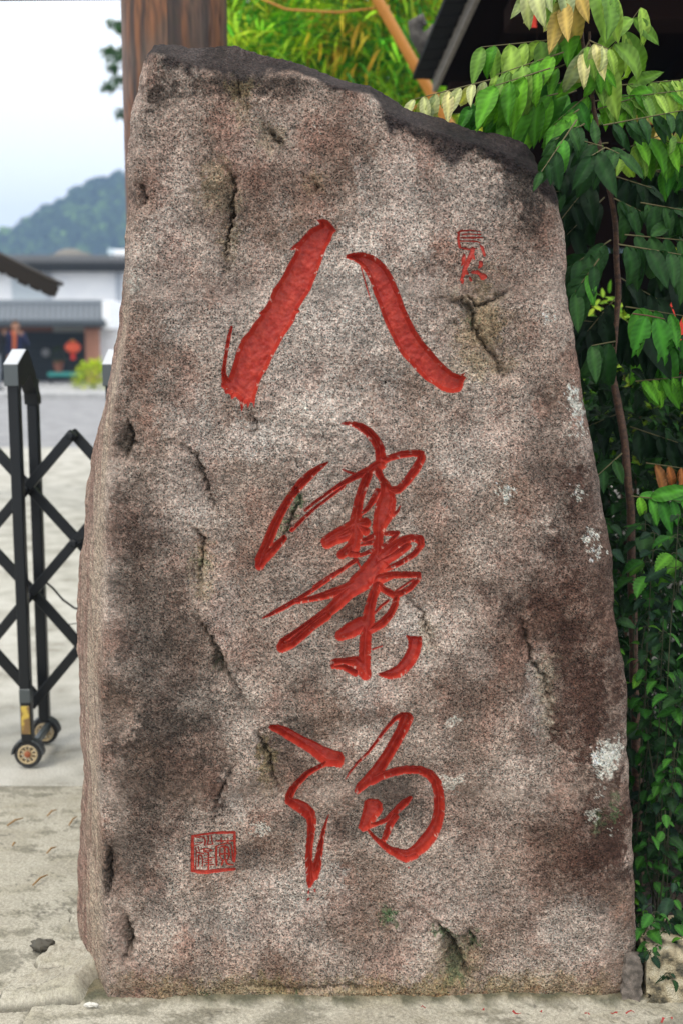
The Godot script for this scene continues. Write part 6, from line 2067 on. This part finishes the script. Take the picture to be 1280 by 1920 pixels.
			for k in 9:
				pts.append(c.sample_baked(l * k / 8.0) + ball() * 0.002)
				rad.append(lerpf(0.0022, 0.0010, k / 8.0))
			put("stem", tube(pts, rad, 6), twig_dark, o)
			var start := clampf(1.0 - a.distance_to(b) / l * 1.1, 0.2, 0.8)
			var pairs: int = d[5]
			for k in pairs * 2:
				var u := lerpf(start, 1.0, (floorf(k / 2.0) + 0.5) / pairs) if k < pairs * 2 - 2 else 1.0
				var p := c.sample_baked(l * u)
				var ang: float = k * PI + floorf(k / 2.0) * 1.4 + n + rng.randf() * 0.8
				var dir := Vector3(cos(ang), rng.randf_range(-0.5, 0.25), 0.30 + 0.55 * sin(ang)).normalized()
				var size := size_at(d[6], d[4]) * rng.randf_range(0.30, 0.92) * (0.75 if u > 0.99 else 1.0)
				var q := p + dir * size * 0.28
				var kind: int = d[7] if rng.randf() < 0.4 else [2, 3, 3, 7, 2, 3][rng.randi() % 6]
				var leaf := put("leaf", tooth_kinds[rng.randi() % 4], weed_greens[kind][rng.randi() % 3], o, leaf_place(q, dir + Vector3(0, -0.1 - 0.35 * rng.randf(), 0.1), Vector3(0, 1.0, 0.35) + ball() * 0.5, size))
				put("leafstalk", tube([p, (p + q) * 0.5 + Vector3(0, 0.003, 0), q], [0.0010, 0.0009, 0.0008], 5), twig_dark, leaf, Transform3D(leaf.transform.affine_inverse()))
	# dark undergrowth, and a bright small-leaved bush where light comes through from behind
	var lm := leaf_mat(1, 1, 1, 0.5, 0.6)
	var w := []
	var tn := []
	for k in 9000:
		var z := rng.randf_range(-1.5, -0.36)
		var p := spot(rng.randf_range(1040, 1520), rng.randf_range(640, 1800), z)
		if p.y < 0.09: continue
		w.append(leaf_place(p, ball() + Vector3(0, -0.3, 0.4), Vector3(0, 1, 0.6) + ball() * 0.5, 0.045 * rng.randf_range(0.6, 1.4)))
		tn.append(Color(0.006, 0.026, 0.006).lerp(Color(0.026, 0.115, 0.014), pow(rng.randf(), 2.2)))
	tag(mass("undergrowth", self, tooth_kinds[1], lm, w, tn), "dark leafy undergrowth filling the bed behind the weeds", "undergrowth", "", "stuff")
	var bb := thing("small_leaved_bush", "bright yellow-green small-leaved bush glowing between the dark sapling leaves", "bush", Vector3(spot(1180, 700, -1.35).x, 0.08, -1.35))
	w = []
	tn = []
	for k in 1500:
		var p := spot(rng.randf_range(1050, 1420), lerpf(545, 900, pow(rng.randf(), 0.8)), rng.randf_range(-1.6, -1.05)) - bb.position
		w.append(leaf_place(p, ball() + Vector3(0, 0.2, 0.3), Vector3(0, 1, 0.6) + ball() * 0.5, 0.052 * rng.randf_range(0.6, 1.3)))
		tn.append(Color(0.12, 0.34, 0.02).lerp(Color(0.38, 0.50, 0.04), pow(rng.randf(), 1.6)))
	mass("foliage", bb, leaf_kinds[3], lm, w, tn)
	for k in 7:
		var q := spot(1080 + k * 45, 600 + 50 * (k % 3), -1.3) - bb.position
		put("stem", tube([Vector3(0.02 * k - 0.06, 0, 0), Vector3(q.x * 0.5, q.y * 0.55, 0.02), q], [0.010, 0.007, 0.003], 6), twig, bb)
	# a low whitewashed block wall behind the plants, glimpsed through gaps
	var pale := clad(mat(Color.WHITE, 0.9), mottle_texture(128, 0.05, 3, [[0.2, lin(0.26, 0.24, 0.22)], [0.6, lin(0.55, 0.52, 0.48)]], 105, 0.1), 0.4)
	var wall := thing("low_block_wall", "low whitewashed block wall glimpsed behind the undergrowth", "wall")
	var w0 := spot(1150, 1190, -1.7)
	for r in 5:
		for k in 5:
			var x := w0.x + (k + 0.5 * (r % 2)) * 0.30
			put("block", box(Vector3(x, 0.02 + r * 0.19, -1.84 + 0.004 * ((k * 7 + r * 3) % 4)), Vector3(x + 0.288, 0.02 + r * 0.19 + 0.18, -1.70 + 0.004 * ((k * 7 + r * 3) % 4)), 0.008), pale, wall)

func _ready() -> void:
	rng.seed = 20240611
	environment()
	ground()
	hill()
	street()
	post_tree()
	bamboo()
	pavilion()
	timber_post()
	stone()
	gate()
	bed()
